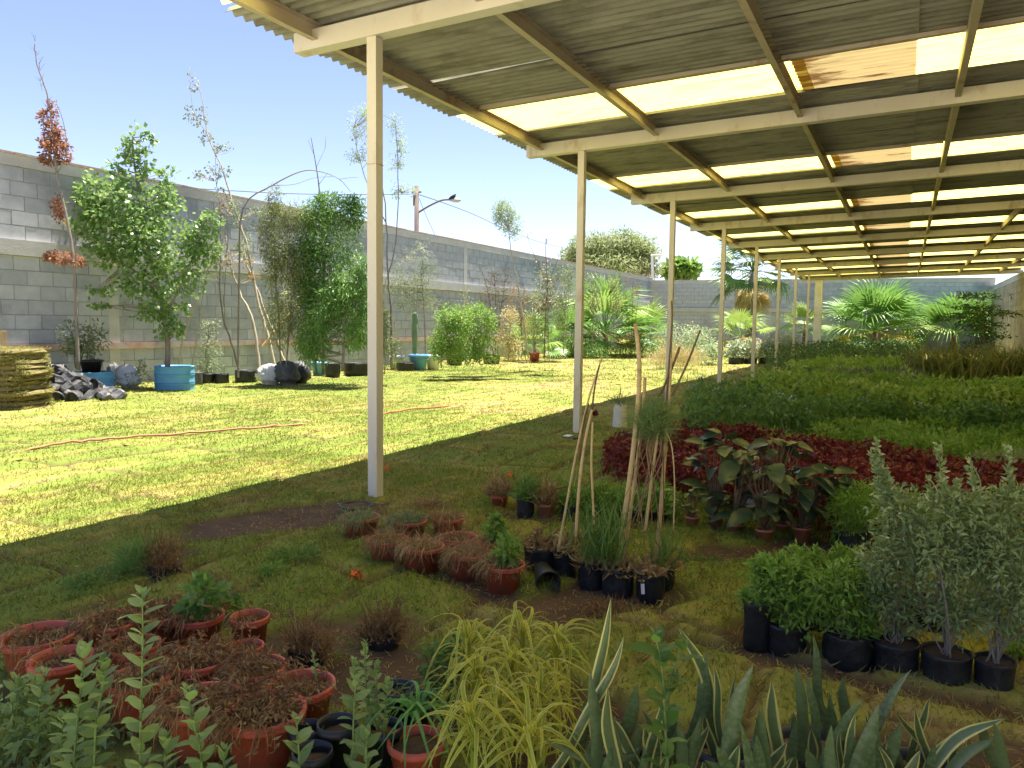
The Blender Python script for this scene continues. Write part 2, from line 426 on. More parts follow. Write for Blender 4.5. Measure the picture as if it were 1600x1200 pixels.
# ================================================================== SETTING
# ---- ground: one soil sheet to the horizon
WX = -12.6                    # inner face of the left boundary wall
FARL, FARR = (WX, 41.6), (3.7, 43.5)
RX = 3.6                     # inner face of the right wall
mb = MB(); R_ = 1500.0
mb.quads([(-R_, -R_, -.03), (R_, -R_, -.03), (R_, R_, -.03), (-R_, R_, -.03)], [(0, 1, 2, 3)])
structure(mb.build('ground', 'earth_far'))
mb = MB()                     # unseen pale ground added behind the camera to bounce sunlight onto the near plants
mb.quads([(-12.5, -16, -.02), (RX-.05, -16, -.02), (RX-.05, .3, -.02), (-12.5, .3, -.02)], [(0, 1, 2, 3)])
structure(mb.build('bounce_ground', 'bounce_pale'))

def lawn_cells(X, Y):
    """sod layout: strips along Y, each sod about 0.42 x 1.05 m"""
    Xw = X+.32*(vnoise(X, Y, 1.3, 3)-.5)+.14*(vnoise(X, Y, .4, 4)-.5)+.05*(vnoise(X, Y, .12, 5)-.5)
    Yw = Y+.36*(vnoise(X, Y, 1.1, 6)-.5)+.14*(vnoise(X, Y, .3, 7)-.5)
    u = Xw/.42; cu = np.floor(u)
    v = Yw/1.05+_h(cu, cu*0, 11)*.9; cv = np.floor(v)
    du = np.minimum(u-cu, 1-(u-cu))*.42; dv = np.minimum(v-cv, 1-(v-cv))*1.05
    return cu, cv, np.minimum(du, dv)
# bare soil: measured on the ground (centre, half sizes, turn)
def _e(px, py, a, b, t=0.0, k=1.0):
    g = G(px, py); return (g[0], g[1], a, b, t, k)
BARE = [_e(455, 815, .62, .30, .7), _e(690, 895, .85, .17, -.9), _e(930, 938, .42, .20, .2), _e(500, 1020, .4, .22, .5, .8), _e(620, 1070, .35, .26, 0),
        _e(1230, 862, .75, .16, .25), _e(860, 818, .55, .07, -.3), _e(1180, 1000, .12, .16, 0), _e(1400, 1085, .75, .07, -.55), _e(330, 1120, .4, .28, 0),
        _e(910, 705, .4, .14, 0, .7), _e(350, 760, .5, .04, .47, .9), _e(800, 1140, .35, .26, 0), _e(1250, 1190, .8, .14, 0), _e(250, 875, .2, .12, 0, .9)]
def bare_mask(X, Y):
    m_ = np.zeros_like(X)
    wob = (fbm(X, Y, .35, 21)-.5)*1.1
    for cx, cy, a, b, t, k in BARE:
        dx, dy = X-cx, Y-cy
        # axes given in camera-facing frame: across / along the line of sight
        ca, sa = math.cos(YAW+t), math.sin(YAW+t)
        p, q = dx*ca+dy*sa, -dx*sa+dy*ca
        d = np.sqrt((p/a)**2+(q/b)**2)+wob
        m_ = np.maximum(m_, k*sstep(1.15, .85, d))
    return m_
def lawn_fn(X, Y):
    cu, cv, de = lawn_cells(X, Y)
    r1, r2, r3 = _h(cu, cv, 1), _h(cu, cv, 2), _h(cu, cv, 3)
    openg = np.where(r3 > .80, .030, np.where(r3 > .5, .010, .001))
    openg = openg*(.4+1.2*vnoise(X, Y, .3, 31))
    edge = sstep(openg*.4, openg+.035, de)
    bm = bare_mask(X, Y)
    gm = np.clip(edge-bm, 0, 1)
    hgt = gm*(.022+.018*r1)+.016*(fbm(X, Y, .5, 40)-.5)+.030*(fbm(X, Y, 2.4, 41)-.5)
    # dryness of each sod plus drifting patches
    dry = .26*r2+.85*(fbm(X, Y, 1.9, 50)-.5)+.31+.4*(fbm(X, Y, .4, 51)-.5)+.25*(1-sstep(.0, .10, de))-.06
    return hgt, gm, dry, bm
def lawn_col(dry, X, Y, jit):
    g1, g2 = np.array([.20, .25, .04]), np.array([.335, .325, .075])
    y1, b1 = np.array([.41, .33, .13]), np.array([.33, .20, .09])
    d = dry+jit
    t1, t2, t3 = sstep(.25, .55, d)[..., None], sstep(.52, .78, d)[..., None], sstep(.80, 1.05, d)[..., None]
    c = g1*(1-t1)+g2*t1; c = c*(1-t2)+y1*t2; c = c*(1-t3)+b1*t3
    return c
LX0, LX1, LY0, LY1 = WX+.02, RX-.02, .3, 42.0
def grid(x0, x1, y0, y1, st):
    xs = np.arange(x0, x1+st*.5, st); ys = np.arange(y0, y1+st*.5, st)
    return np.meshgrid(xs, ys, indexing='ij')
mb = MB()
for (x0, x1, y0, y1, st) in ((-6.4, LX1, LY0, 8.3, .04), (LX0, -6.4, LY0, 14.3, .08), (-6.4, LX1, 8.3, 14.3, .08), (LX0, LX1, 14.3, LY1, .25)):
    nx, ny = int(round((x1-x0)/st)), int(round((y1-y0)/st))
    xs, ys = np.linspace(x0, x1, nx+1), np.linspace(y0, y1, ny+1)
    X, Y = np.meshgrid(xs, ys, indexing='ij')
    hg, gm, dry, bm = lawn_fn(X, Y)
    soil = np.array([.105, .068, .042])*(.55+.9*fbm(X, Y, .12, 60))[..., None]
    thatch = lawn_col(dry, X, Y, (vnoise(X, Y, .09, 61)-.5)*.25)*.80
    gmm = gm[..., None]
    c = soil*(1-gmm)+thatch*gmm
    V = np.stack([X, Y, hg+.004], -1).reshape(-1, 3)
    i = np.arange((nx+1)*(ny+1)).reshape(nx+1, ny+1)
    q = np.stack([i[:-1, :-1], i[1:, :-1], i[1:, 1:], i[:-1, 1:]], -1).reshape(-1, 4)
    mb.quads(V, q, col=np.concatenate([c.reshape(-1, 3), np.ones((len(V), 1))], 1))
turf = mb.build('lawn_turf', 'turf_mat', smooth=True)
tag(turf, 'patchy yellow green turf mat with brown bare soil seams across the yard', 'lawn', kind='stuff')

# ---- grass blades, denser near the camera
def blades(mb, n, x0, x1, y0, y1, L, W, per, spread):
    X = RNG.uniform(x0, x1, n); Y = RNG.uniform(y0, y1, n)
    P = np.stack([X, Y, np.zeros(n)], 1)-ORG
    zc = P @ CF; px = 800+FOC*(P @ CR)/np.maximum(zc, .1); py = 600-FOC*(P @ CU)/np.maximum(zc, .1)
    ok = (zc > .5) & (px > -90) & (px < 1690) & (py < 1290)
    hg, gm, dry, bm = lawn_fn(X, Y)
    ok &= RNG.random(n) < gm*1.05-.03
    X, Y, hg, dry = X[ok], Y[ok], hg[ok], dry[ok]; k = len(X)
    X = np.repeat(X, per)+RNG.normal(0, spread, k*per); Y = np.repeat(Y, per)+RNG.normal(0, spread, k*per)
    hg = np.repeat(hg, per); dry = np.repeat(dry, per); n2 = k*per
    jit = RNG.normal(0, .11, n2)
    col = np.clip(lawn_col(dry, X, Y, jit)*(RNG.uniform(.62, 1.38, (n2, 1))), 0, .62)
    straw = RNG.random(n2) < .045
    col[straw] = np.array([.55, .46, .24])*RNG.uniform(.7, 1.1, (straw.sum(), 1))
    D = rdir(n2); D[:, 2] = np.abs(D[:, 2])*.9+.25
    mb.cloud('blade', np.stack([X, Y, hg-.004], 1), D, rdir(n2), RNG.uniform(.6, 1.35, n2)*L, RNG.uniform(.7, 1.3, n2)*W,
             col=np.concatenate([col, np.ones((n2, 1))], 1))
mb = MB()
blades(mb, 42000, -5.2, 2.2, 1.0, 5.2, .036, .0040, 5, .024)
blades(mb, 34000, -8.5, 3.3, 3.0, 9.5, .034, .0058, 4, .04)
blades(mb, 34000, LX0, LX1, 5.0, 17, .036, .010, 3, .06)
blades(mb, 10000, LX0, LX1, 15, 41, .07, .02, 3, .1)
g = mb.build('grass', 'grass_blades')
tag(g, 'short yellow green grass blades growing over the turf', 'grass', kind='stuff')

# ---- boundary walls ---------------------------------------------------------------
def block_mesh(l, h, t, name, mat):
    b = MB(); e = .006
    v = [(-l/2, 0, -h/2), (l/2, 0, -h/2), (l/2, 0, h/2), (-l/2, 0, h/2),
         (-l/2+e, -t, -h/2+e), (l/2-e, -t, -h/2+e), (l/2-e, -t, h/2-e), (-l/2+e, -t, h/2-e)]
    b.quads(v, [(4, 5, 6, 7), (0, 1, 5, 4), (1, 2, 6, 5), (2, 3, 7, 6), (3, 0, 4, 7)])
    return b, mesh_only(b, name, mat)
BL, BH = .42, .22
def boundary_wall(label, p0, p1, Ht, cols, mids, nind, near, mat='block', capmat='brick_edge', lower=None):
    """wall from p0 to p1 (inner face); local x runs along it, -y points to the yard"""
    p0, p1 = np.array(p0, float), np.array(p1, float)
    Lw = np.linalg.norm(p1-p0); ang = math.atan2(p1[1]-p0[1], p1[0]-p0[0])
    t = thing('boundary_wall', label, 'wall', (p0[0], p0[1], 0)); t.rotation_euler = (0, 0, ang)
    def part(b, n, m_):
        o = b.build(n, m_); o.parent = t; return o
    b = MB(); b.box((0, .006, -.1), (Lw, .15, Ht-.02)); part(b, 'mortar', 'mortar')
    for c in cols:
        b = MB(); b.box((c-.10, -.014, -.05), (c+.10, .02, Ht-.21)); part(b, 'column', 'concrete')
    b = MB(); b.box((-.01, -.02, Ht-.21), (Lw+.01, .17, Ht-.035)); part(b, 'top_beam', 'concrete')
    b = MB(); x = 0.0
    while x < Lw:
        l = min(rv(.5, 1.6), Lw-x); b.box((x, -.03+rv(-.006, .006), Ht-.033), (x+l-.004, .18, Ht+rv(0, .014))); x += l
    part(b, 'cap', capmat)
    for (z0, z1, pr_, mm) in mids:
        b = MB(); x = 0.0
        while x < Lw:
            l = min(rv(1.2, 3.0), Lw-x); b.box((x, -pr_-rv(0, .012), z0+rv(-.006, .006)), (x+l-.002, .02, z1)); x += l
        part(b, 'ledge_beam', mm)
    # courses of blocks
    bands = []; z = 0.0
    for (z0, z1, pr_, mm) in sorted(mids)+[(Ht-.21, Ht, 0, '')]:
        nrow = max(1, int(round((z0-z)/BH)))
        bands += [(z+(i+.5)*(z0-z)/nrow, (z0-z)/nrow) for i in range(nrow)]; z = z1
    cells = []
    for r, (zc, hh) in enumerate(bands):
        x = -BL*.5*(r % 2)
        while x < Lw:
            x0, x1 = max(x, 0), min(x+BL, Lw)
            if x1-x0 > .05: cells.append((x0, x1, zc, hh))
            x += BL
    cells.sort(key=lambda c: abs((c[0]+c[1])/2-near))
    _, me = block_mesh(1.0, 1.0, 1.0, 'block', mat)
    rest = MB(); cnt = 0
    for (x0, x1, zc, hh) in cells:
        l, h_, pr_ = x1-x0-.013, hh-.013, rv(.002, .009)
        loc = ((x0+x1)/2+rv(-.002, .002), .006, zc)
        if cnt < nind:
            inst(me, 'block', t, loc, scale=(l, pr_+.006, h_)); cnt += 1
        else:
            x, z = loc[0], loc[2]; y = -pr_
            v = [(x-l/2, .006, z-h_/2), (x+l/2, .006, z-h_/2), (x+l/2, .006, z+h_/2), (x-l/2, .006, z+h_/2),
                 (x-l/2+.004, y, z-h_/2+.004), (x+l/2-.004, y, z-h_/2+.004), (x+l/2-.004, y, z+h_/2-.004), (x-l/2+.004, y, z+h_/2-.004)]
            rest.quads(v, [(4, 5, 6, 7), (0, 1, 5, 4), (1, 2, 6, 5), (2, 3, 7, 6), (3, 0, 4, 7)])
    if rest.n:
        o = part(rest, 'block', mat); o['kind'] = 'stuff'
    return t
WH = 3.78
def wy(px, py): return atX(px, py, WX)[1]
# left wall runs along +Y; the yard lies to its right, so walk it from far to near (local -y = +X)
colY = [wy(176, 440), wy(446, 400), wy(590, 400), wy(727, 400), wy(845, 440), wy(940, 440)]
W0 = 1.0
lw = boundary_wall('long grey concrete block wall behind the potted trees, left of the lawn', (WX, W0), (WX, FARL[1]), WH,
              [y-W0 for y in colY]+[FARL[1]-W0-.12], [(.66, .77, .05, 'brick_edge'), (2.18, 2.42, .075, 'concrete')], 300, 9.9-W0)
fl = math.hypot(FARR[0]-FARL[0], FARR[1]-FARL[1])
# far wall: yard lies towards -Y; walk from left to right so that local -y points to the camera
boundary_wall('grey block wall closing the far end of the yard behind the palms', FARL, FARR, 3.65, [.15, 6.2, 9.8, fl-.12],
              [(1.94, 2.15, .07, 'concrete')], 300, 8.0, capmat='concrete')
# right wall: walk from far to near so that local -y points to -X
boundary_wall('tan block wall along the right edge under the shelter roof', (RX, FARR[1]), (RX, -3.0), 3.22, [FARR[1]-36, .12],
              [(1.86, 2.06, .03, 'block_warm')], 300, 4.5, mat='block_warm', capmat='concrete')

# ---- shade shelter ----------------------------------------------------------------
PX_, PY0, PS, SLOPE = -3.1, 4.09, 3.54, .025
def beam_z(x): return 3.0+SLOPE*(x-PX_)
sh = thing('shade_shelter', 'long cream steel shelter with corrugated roof over the plant beds', 'shelter', (PX_, PY0, 0))
for k in range(0, 8):
    y = PY0+PS*k; b = MB(); a_ = .036
    b.box((PX_-a_, y-a_, -.02), (PX_+a_, y+a_, beam_z(PX_)-.001))
    post = b.build('post', 'cream_paint', sh)
    b = MB(); b.box((PX_-.09, y-.09, -.02), (PX_+.09, y+.09, .022)); b.build('base_plate', 'metal_grey', sh)
    if k == 0:                                           # weld seam and tie wire on the nearest post
        b = MB(); b.box((PX_-a_-.002, y-a_-.002, 2.205), (PX_+a_+.002, y+a_+.002, 2.211)); b.build('weld_seam', 'purlin_paint', sh)
b = MB(); y = PY0+PS*8
b.box((PX_-.14, y-.14, -.02), (PX_+.14, y+.14, beam_z(PX_)+.02)); tag(b.build('end_column', 'white_paint', sh), 'thick white column at the far end of the shelter')
for k in range(0, 9):                                   # cross beams
    y = PY0+PS*k; x0, x1 = -3.73, 3.57; b = MB(); w_ = .05
    for sgn in (0,):
        v = []
        for x in (x0, x1):
            z = beam_z(x)
            v += [(x, y-w_, z), (x, y+w_, z), (x, y+w_, z+.125), (x, y-w_, z+.125)]
        b.quads(v, [(0, 1, 2, 3), (4, 7, 6, 5), (0, 4, 5, 1), (1, 5, 6, 2), (2, 6, 7, 3), (3, 7, 4, 0)])
    b.build('cross_beam', 'cream_paint', sh)
for x in (-3.55, -2.3, -.95, .3, 1.6, 2.85):             # channel purlins run the length of the roof
    for k in range(-1, 8):
        y0, y1 = max(1.9, PY0+PS*k+.0), PY0+PS*(k+1)-.004
        if k == 7: y1 += 1.0
        z = beam_z(x)+.126; b = MB(); d = rv(-.004, .004)
        b.box((x-.022+d, y0, z-.075), (x-.019+d, y1, z+.035))          # web hangs between the beams
        b.box((x-.019+d, y0, z-.075), (x+.025+d, y1, z-.071))
        b.box((x-.019+d, y0, z+.031), (x+.025+d, y1, z+.035))
        b.build('purlin', 'purlin_paint', sh)
ROW = .885
WAVES = 10
def sheet_mesh(name, x0, x1, mats, cut=None, over=.05):
    b = MB(); wl = ROW/WAVES; n = int((ROW+over)/wl*8)
    ys = np.linspace(-over/2, ROW+over/2, n+1)
    z = .024*np.sin(2*math.pi*ys/wl)
    xs = [x0, x1] if cut is None else [x0, cut, x1]
    rows = [np.stack([np.full(n+1, x), ys, z+SLOPE*(x-PX_)], 1) for x in xs]
    for r in range(len(xs)-1):
        V = np.concatenate([rows[r], rows[r+1]]); i = np.arange(n)
        q = np.stack([i, i+1, i+1+n+1, i+n+1], 1)
        b.quads(V, q, mi=(1 if (cut is not None and r == 0) else 0))
    me = mesh_only(b, name, mats, smooth=True)
    return me
shA = sheet_mesh('roof_sheet', -3.92, -.02, ['fibre_sheet'])
shB = sheet_mesh('roof_sheet', -.88, 3.55, ['fibre_sheet'])
clA = sheet_mesh('clear_sheet', -3.92, -.80, ['clear_sheet'])
clB = sheet_mesh('clear_sheet', -.88, 3.55, ['clear_sheet', 'clear_sheet_lap'], cut=-.02)
zr = beam_z(PX_)+.18
for r in range(-5, 31):
    y = 6.3+ROW*r
    clear = (r % 4 == 0)
    for me, dz in (((clA, .012), (clB, 0)) if clear else ((shA, 0), (shB, .010))):
        inst(me, 'clear_roof_sheet' if clear else 'roof_sheet', sh,
             (-PX_+rv(-.02, .02), y-PY0, zr+dz+(.012 if clear else 0)+rv(-.003, .003)), (rv(-.004, .004), rv(-.004, .004), rv(-.004, .004)))
for y in (6.17, 6.17+PS):
    b = MB()
    for x0, x1 in ((-3.5, -2.33), (-2.27, -.98), (-.92, .27), (.33, 1.57)):
        z0, z1 = beam_z(x0)+.125, beam_z(x1)+.125
        b.quads([(x0, y-.02, z0), (x1, y-.02, z1), (x1, y+.02, z1), (x0, y+.02, z0), (x0, y-.02, z0+.03), (x1, y-.02, z1+.03)],
                [(0, 1, 2, 3), (0, 4, 5, 1)])
    b.build('stringer', 'purlin_paint', sh)
b = MB(); y = 33.9
b.quads([(x, yy, beam_z(x)+z) for x in (-3.92, 3.55) for yy in (y-.04, y+.04) for z in (.09, .20)],
        [(0, 1, 3, 2), (4, 6, 7, 5), (0, 4, 5, 1), (2, 3, 7, 6), (0, 2, 6, 4), (1, 5, 7, 3)])
b.build('end_fascia', 'purlin_paint', sh)
# ================================================================== OBJECTS
def ell(px, py, rx, ry, zc, rd=None):
    """a lump of crown: centre seen at px,py at camera depth zc, half sizes in photo pixels turned into metres"""
    c = at(px, py, zc); k = zc/FOC
    return (c, rx*k, ry*k, (rx*k if rd is None else rd))
def in_frame(bl, q):
    """unit-ball offsets q -> world points inside the lump"""
    c, rx, ry, rd = bl
    fl_ = nrm(np.array([CF[0], CF[1], 0])); rt = np.array([fl_[1], -fl_[0], 0])
    return c+q[:, :1]*rx*rt+q[:, 1:2]*rd*fl_+q[:, 2:3]*ry*np.array([0, 0, 1.0])
def ball(n, p=.45):
    return rdir(n)*(RNG.random((n, 1))**p)
def foliage(mb, blobs, n, L, W, kind='diamond', clumps=14, cs=.34, droop=.25, out=.8, mi=0, weights=None, rlo=None):
    """leaves gathered in clumps, clumps spread through each lump; returns clump centres"""
    vol = np.array([b[1]*b[2]*b[3] for b in blobs])**.67; vol = vol/vol.sum()
    cents = []
    for b, wgt in zip(blobs, vol):
        k = max(3, int(clumps*(.4+len(blobs)*wgt*.6)))
        cc = ball(k, .55)*.85; nb = max(6, int(n*wgt))
        cents.append(in_frame(b, cc))
        idx = RNG.integers(0, k, nb)
        q = cc[idx]+RNG.normal(0, cs, (nb, 3))*(.55+.9*RNG.random((k, 1))[idx])
        rr = np.linalg.norm(q, axis=1, keepdims=True); q = np.where(rr > 1.12, q/rr*RNG.uniform(.8, 1.12, (nb, 1)), q)
        P = in_frame(b, q)
        bad = (P[:, 0] < WX+.08) & (P[:, 0] > WX-3) & (P[:, 2] < WH+.05)     # leaves press against the wall, not into it
        P[bad, 0] = WX+.08+RNG.random(bad.sum())*.35
        D = nrm(P-b[0])*out+rdir(nb)*.9+np.array([0, 0, -droop])
        lr = _h(idx.astype(float), idx*0.0, 77+len(cents))
        rnd = np.clip(.55*lr+.45*RNG.random(nb)+.0, 0, 1)
        if rlo is not None: rnd = rnd*(1-rlo)+rlo
        Nn = rdir(nb)+np.array([0, 0, .9])
        mb.cloud(kind, P, D, Nn, RNG.uniform(.65, 1.3, nb)*L, RNG.uniform(.7, 1.25, nb)*W, rnd=rnd, mi=mi)
    return np.concatenate(cents)
def wig(pts, amp=.0, seg=4):
    """smooth a polyline and add slight bends"""
    pts = np.asarray(pts, float); k = len(pts)
    if k < 2: return pts
    tt = np.linspace(0, k-1, (k-1)*seg+1); out = []
    for t in tt:
        i = min(int(t), k-2); f = t-i
        p0, p1, p2, p3 = pts[max(i-1, 0)], pts[i], pts[i+1], pts[min(i+2, k-1)]
        out.append(.5*((2*p1)+(-p0+p2)*f+(2*p0-5*p1+4*p2-p3)*f*f+(-p0+3*p1-3*p2+p3)*f**3))
    out = np.array(out)
    if amp: out[1:-1] += RNG.normal(0, amp, (len(out)-2, 3))
    return out
def twigs(mb, stem, cents, r0, r1=.003, every=1):
    stem = np.asarray(stem)
    for c in cents[::every]:
        d = np.linalg.norm(stem-c, axis=1)+.6*np.maximum(stem[:, 2]-c[2]+.1, 0)
        i = int(np.argmin(d)); a = stem[i]; mid = (a+c)/2+RNG.normal(0, .05*np.linalg.norm(c-a)+1e-4, 3)-np.array([0, 0, .04*np.linalg.norm(c-a)])
        mb.tube(wig([a, mid, c], 0, 3), [r0, (r0+r1)/2, r1], 4, cap=False)
def pxpath(pts, zc, dz=0.0):
    return [at(x, y, zc+dz*(i/(max(1, len(pts)-1)))) for i, (x, y) in enumerate(pts)]
def tree(name, label, cat, base, stems, blobs, leaf, n, L, W, bark='bark_grey', kind='diamond', group=None, zc=None, clumps=14, cs=.34,
         droop=.25, every=1, tw=.006, out=.8, z0=None):
    """stems: list of (pixel polyline, r0, r1); blobs: (px,py,rx,ry[,rd]) read off the photograph at the plant's own distance"""
    b0 = G(*base) if zc is None else at(base[0], base[1], zc)
    zc = depth(b0) if zc is None else zc
    t = thing(name, label, cat, (b0[0], b0[1], max(b0[2], 0) if z0 is None else z0), group)
    mbt = MB(); allst = []
    for pl, r0, r1 in stems:
        st = wig(pxpath(pl, zc, rv(-.25, .25)), .006); mbt.tube(st, [r0, r1], 6); allst.append(st)
    if blobs:
        mbf = MB(); cents = foliage(mbf, [ell(*b[:4], zc, b[4] if len(b) > 4 else None) for b in blobs], n, L, W, kind, clumps, cs, droop, out)
        if allst: twigs(mbt, np.concatenate(allst), cents, tw, .002, every)
        mbf.build('crown' if cat == 'tree' else 'foliage', leaf, t)
    if mbt.n: mbt.build('trunk' if cat == 'tree' else 'stems', bark, t, smooth=True)
    return t, zc
# ---- containers
POTP = [(.0, .0), (.72, 0), (.95, .86), (1.06, .86), (1.08, .90), (1.06, 1.0), (.98, 1.0), (.93, .88), (.90, .80)]
def pot(parent, c, r, h, mat, n=20, wob=0.0, soil=True, soilz=.82, name='pot', tilt=None):
    b = MB(); b.lathe([(p*r, z*h) for p, z in POTP], n, c, wob, seed=random.randrange(9999)); o = b.build(name, mat, parent, smooth=True)
    if soil:
        b = MB(); s_ = 12; th = np.arange(s_)*2*math.pi/s_
        V = [(c[0], c[1], c[2]+soilz*h+.012)]+[(c[0]+.91*r*math.cos(a), c[1]+.91*r*math.sin(a), c[2]+soilz*h+rv(-.006, .006)) for a in th]
        b.add(V, [(0, 1+i, 1+(i+1) % s_) for i in range(s_)]); b.build('soil', 'soil', parent).parent = o
    return o
def growbag(parent, c, r, h, mat='black_bag', soil=True, name='grow_bag', n=18):
    b = MB(); k = rv(.93, 1.05)
    b.lathe([(0, 0), (r*.86, 0), (r*.97, h*.12), (r*k, h*.5), (r*1.0, h*.86), (r*1.03, h*.97), (r*1.01, h), (r*.96, h*.97), (r*.93, h*.86)], n, c, .035, seed=random.randrange(9999))
    o = b.build(name, mat, parent, smooth=True)
    if soil:
        b = MB(); s_ = 10; th = np.arange(s_)*2*math.pi/s_
        V = [(c[0], c[1], c[2]+.9*h)]+[(c[0]+.95*r*math.cos(a), c[1]+.95*r*math.sin(a), c[2]+.86*h+rv(-.008, .008)) for a in th]
        b.add(V, [(0, 1+i, 1+(i+1) % s_) for i in range(s_)]); b.build('soil', 'soil', parent).parent = o
    return o
def drum(label, px0, px1, ytop, ybot, mat='blue_drum', group=None):
    c = G((px0+px1)/2, ybot); zc = depth(c); r = (px1-px0)/2*zc/FOC
    c = c+nrm(np.array([CF[0], CF[1], 0]))*r; h_ = at((px0+px1)/2, ytop, zc)[2]
    t = thing('steel_drum', label, 'drum', (c[0], c[1], 0), group)
    b = MB(); pr_ = [(0, .0), (r*.98, 0), (r*1.02, .01), (r, .03)]
    for z in (.30, .36, .66, .72):
        pr_ += [(r, h_*z-.018), (r*1.028, h_*z), (r, h_*z+.018)]
    pr_ += [(r, h_-.02), (r*1.025, h_-.008), (r*1.0, h_), (r*.97, h_-.02), (r*.96, h_*.88)]
    b.lathe(pr_, 28, (c[0], c[1], 0)); b.build('shell', mat, t, smooth=True)
    b = MB(); b.lathe([(r*.965, h_*.9), (r*.5, h_*.93), (.001, h_*.95)], 14, (c[0], c[1], 0)); b.build('soil', 'soil', t)
    return t, c, h_, r

# ---------------------------------------------------------------- along the left wall
# stack of cut sods
c0 = G(6, 640); zs = 0.0
sod_names = ['topmost', 'second', 'third', 'fourth', 'fifth', 'sixth', 'seventh', 'eighth', 'ninth', 'tenth', 'eleventh', 'lowest']
NS = 12
for i in range(NS):
    L_, W_, th_ = .46+rv(-.04, .04), .34+rv(-.03, .03), .068
    ang = .35+rv(-.07, .07); cx, cy = c0[0]+rv(-.025, .025)-.03*(i/NS), c0[1]+rv(-.025, .025)
    nm = sod_names[NS-1-i]
    o_ = thing('sod_slab', f'{nm} slab of cut turf in the stack beside the bag heap', 'turf', (cx, cy, zs), 'stacked turf slabs')
    b = MB(); n = 20; th = np.arange(n)*2*math.pi/n
    sup = lambda a: (np.sign(np.cos(a))*abs(np.cos(a))**.35*L_, np.sign(np.sin(a))*abs(np.sin(a))**.35*W_)
    ring = []
    for zz, f in ((0, .94), (th_*.35, 1.02), (th_*.75, 1.0), (th_, .95)):
        for a in th:
            x, y = sup(a); f2 = f*(1+rv(-.035, .035)); x, y = x*f2, y*f2
            ring.append((cx+x*math.cos(ang)-y*math.sin(ang), cy+x*math.sin(ang)+y*math.cos(ang), zs+zz+rv(-.008, .008)))
    q = [(k*n+j, k*n+(j+1) % n, (k+1)*n+(j+1) % n, (k+1)*n+j) for k in range(3) for j in range(n)]
    b.quads(ring, q); b.add(ring[3*n:]+[(cx, cy, zs+th_)], [(n, j, (j+1) % n) for j in range(n)]); b.build('soil_layer', 'sod_side', o_)
    b = MB(); k = 900 if i == NS-1 else 300
    if i == NS-1:
        u, v = RNG.uniform(-1, 1, k)*L_*.95, RNG.uniform(-1, 1, k)*W_*.95
    else:
        a = RNG.uniform(0, 2*math.pi, k); uv = np.array([sup(x) for x in a]); u, v = uv[:, 0]*.98, uv[:, 1]*.98
    P = np.stack([cx+u*math.cos(ang)-v*math.sin(ang), cy+u*math.sin(ang)+v*math.cos(ang), np.full(k, zs+th_-.012)], 1)
    D = nrm(P-np.array([cx, cy, zs]))*.8+rdir(k)*.7; D[:, 2] += (.7 if i == NS-1 else -.1)
    b.cloud('blade', P, D, rdir(k), RNG.uniform(.03, .07, k), .009); b.build('grass_top', 'sod_top', o_)
    zs += th_*.97
# stake behind the stack
p_ = G(10, 626); b = MB(); z_ = at(10, 519, depth(p_))[2]
b.box((p_[0]-.035, p_[1]-.025, -.05), (p_[0]+.035, p_[1]+.025, z_)); b.box((p_[0]-.04, p_[1]-.03, z_), (p_[0]+.04, p_[1]+.03, z_+.02))
tag(b.build('wooden_stake', 'wood_stake', org=(p_[0], p_[1], 0)), 'square wooden stake standing behind the turf stack', 'stake')
# heap of used grow bags
hc = G(92, 628); zh = depth(hc); fd = nrm(np.array([CF[0], CF[1], 0])); rt = np.array([fd[1], -fd[0], 0])
bagmesh = []
for s_ in range(5):
    b = MB(); b.lathe([(0, 0), (.075, 0), (.09, .03), (.095, .12), (.10, .19), (.092, .195), (.085, .15), (.06, .10), (0, .09)], 11, (0, 0, -.1), .10, seed=s_+40)
    bagmesh.append(mesh_only(b, 'used_bag', 'grey_bag', smooth=False))
spots = []
for lay, (cnt, rx, ry, z) in enumerate(((24, .64, .42, .08), (17, .50, .32, .19), (12, .36, .24, .30), (8, .22, .16, .41), (3, .10, .08, .52))):
    for i in range(cnt):
        a = 2*math.pi*(i+rv(-.25, .25))/cnt; f = rv(.7, 1.0)
        spots.append((rx*math.cos(a)*f-.12*lay, ry*math.sin(a)*f+.35, z+rv(-.02, .03)))
spots += [(.62, .05, .08), (.78, .15, .08), (.70, -.05, .07), (.3, -.15, .08), (.05, -.12, .08)]
for (u, v, z) in spots:
    p = hc+rt*u+fd*v
    o = bpy.data.objects.new('used_grow_bag', random.choice(bagmesh)); COL.objects.link(o)
    o.location = (p[0], p[1], z); o.rotation_euler = (rv(.7, 2.4), rv(-.6, .6), rv(0, 6.28)); o.scale = (rv(.7, 1.0), rv(.7, 1.0), rv(.7, 1.0))
    i_ = spots.index((u, v, z)); nx = len(spots)-i_
    lab = {1: 'crumpled bag at the front left foot of the heap', 2: 'crumpled bag at the front middle of the heap', 3: 'crumpled bag rolled farthest forward to the right of the heap', 4: 'crumpled bag at the right end of the heap', 5: 'crumpled bag second from the right end of the heap',
           6: 'crumpled bag on the very top of the heap', 7: 'topmost left crumpled bag on the heap', 8: 'topmost right crumpled bag on the heap'}.get(nx, 'crumpled grey black grow bag thrown on the heap beside the turf stack')
    tag(o, lab, 'grow bag', 'used bags in the heap')
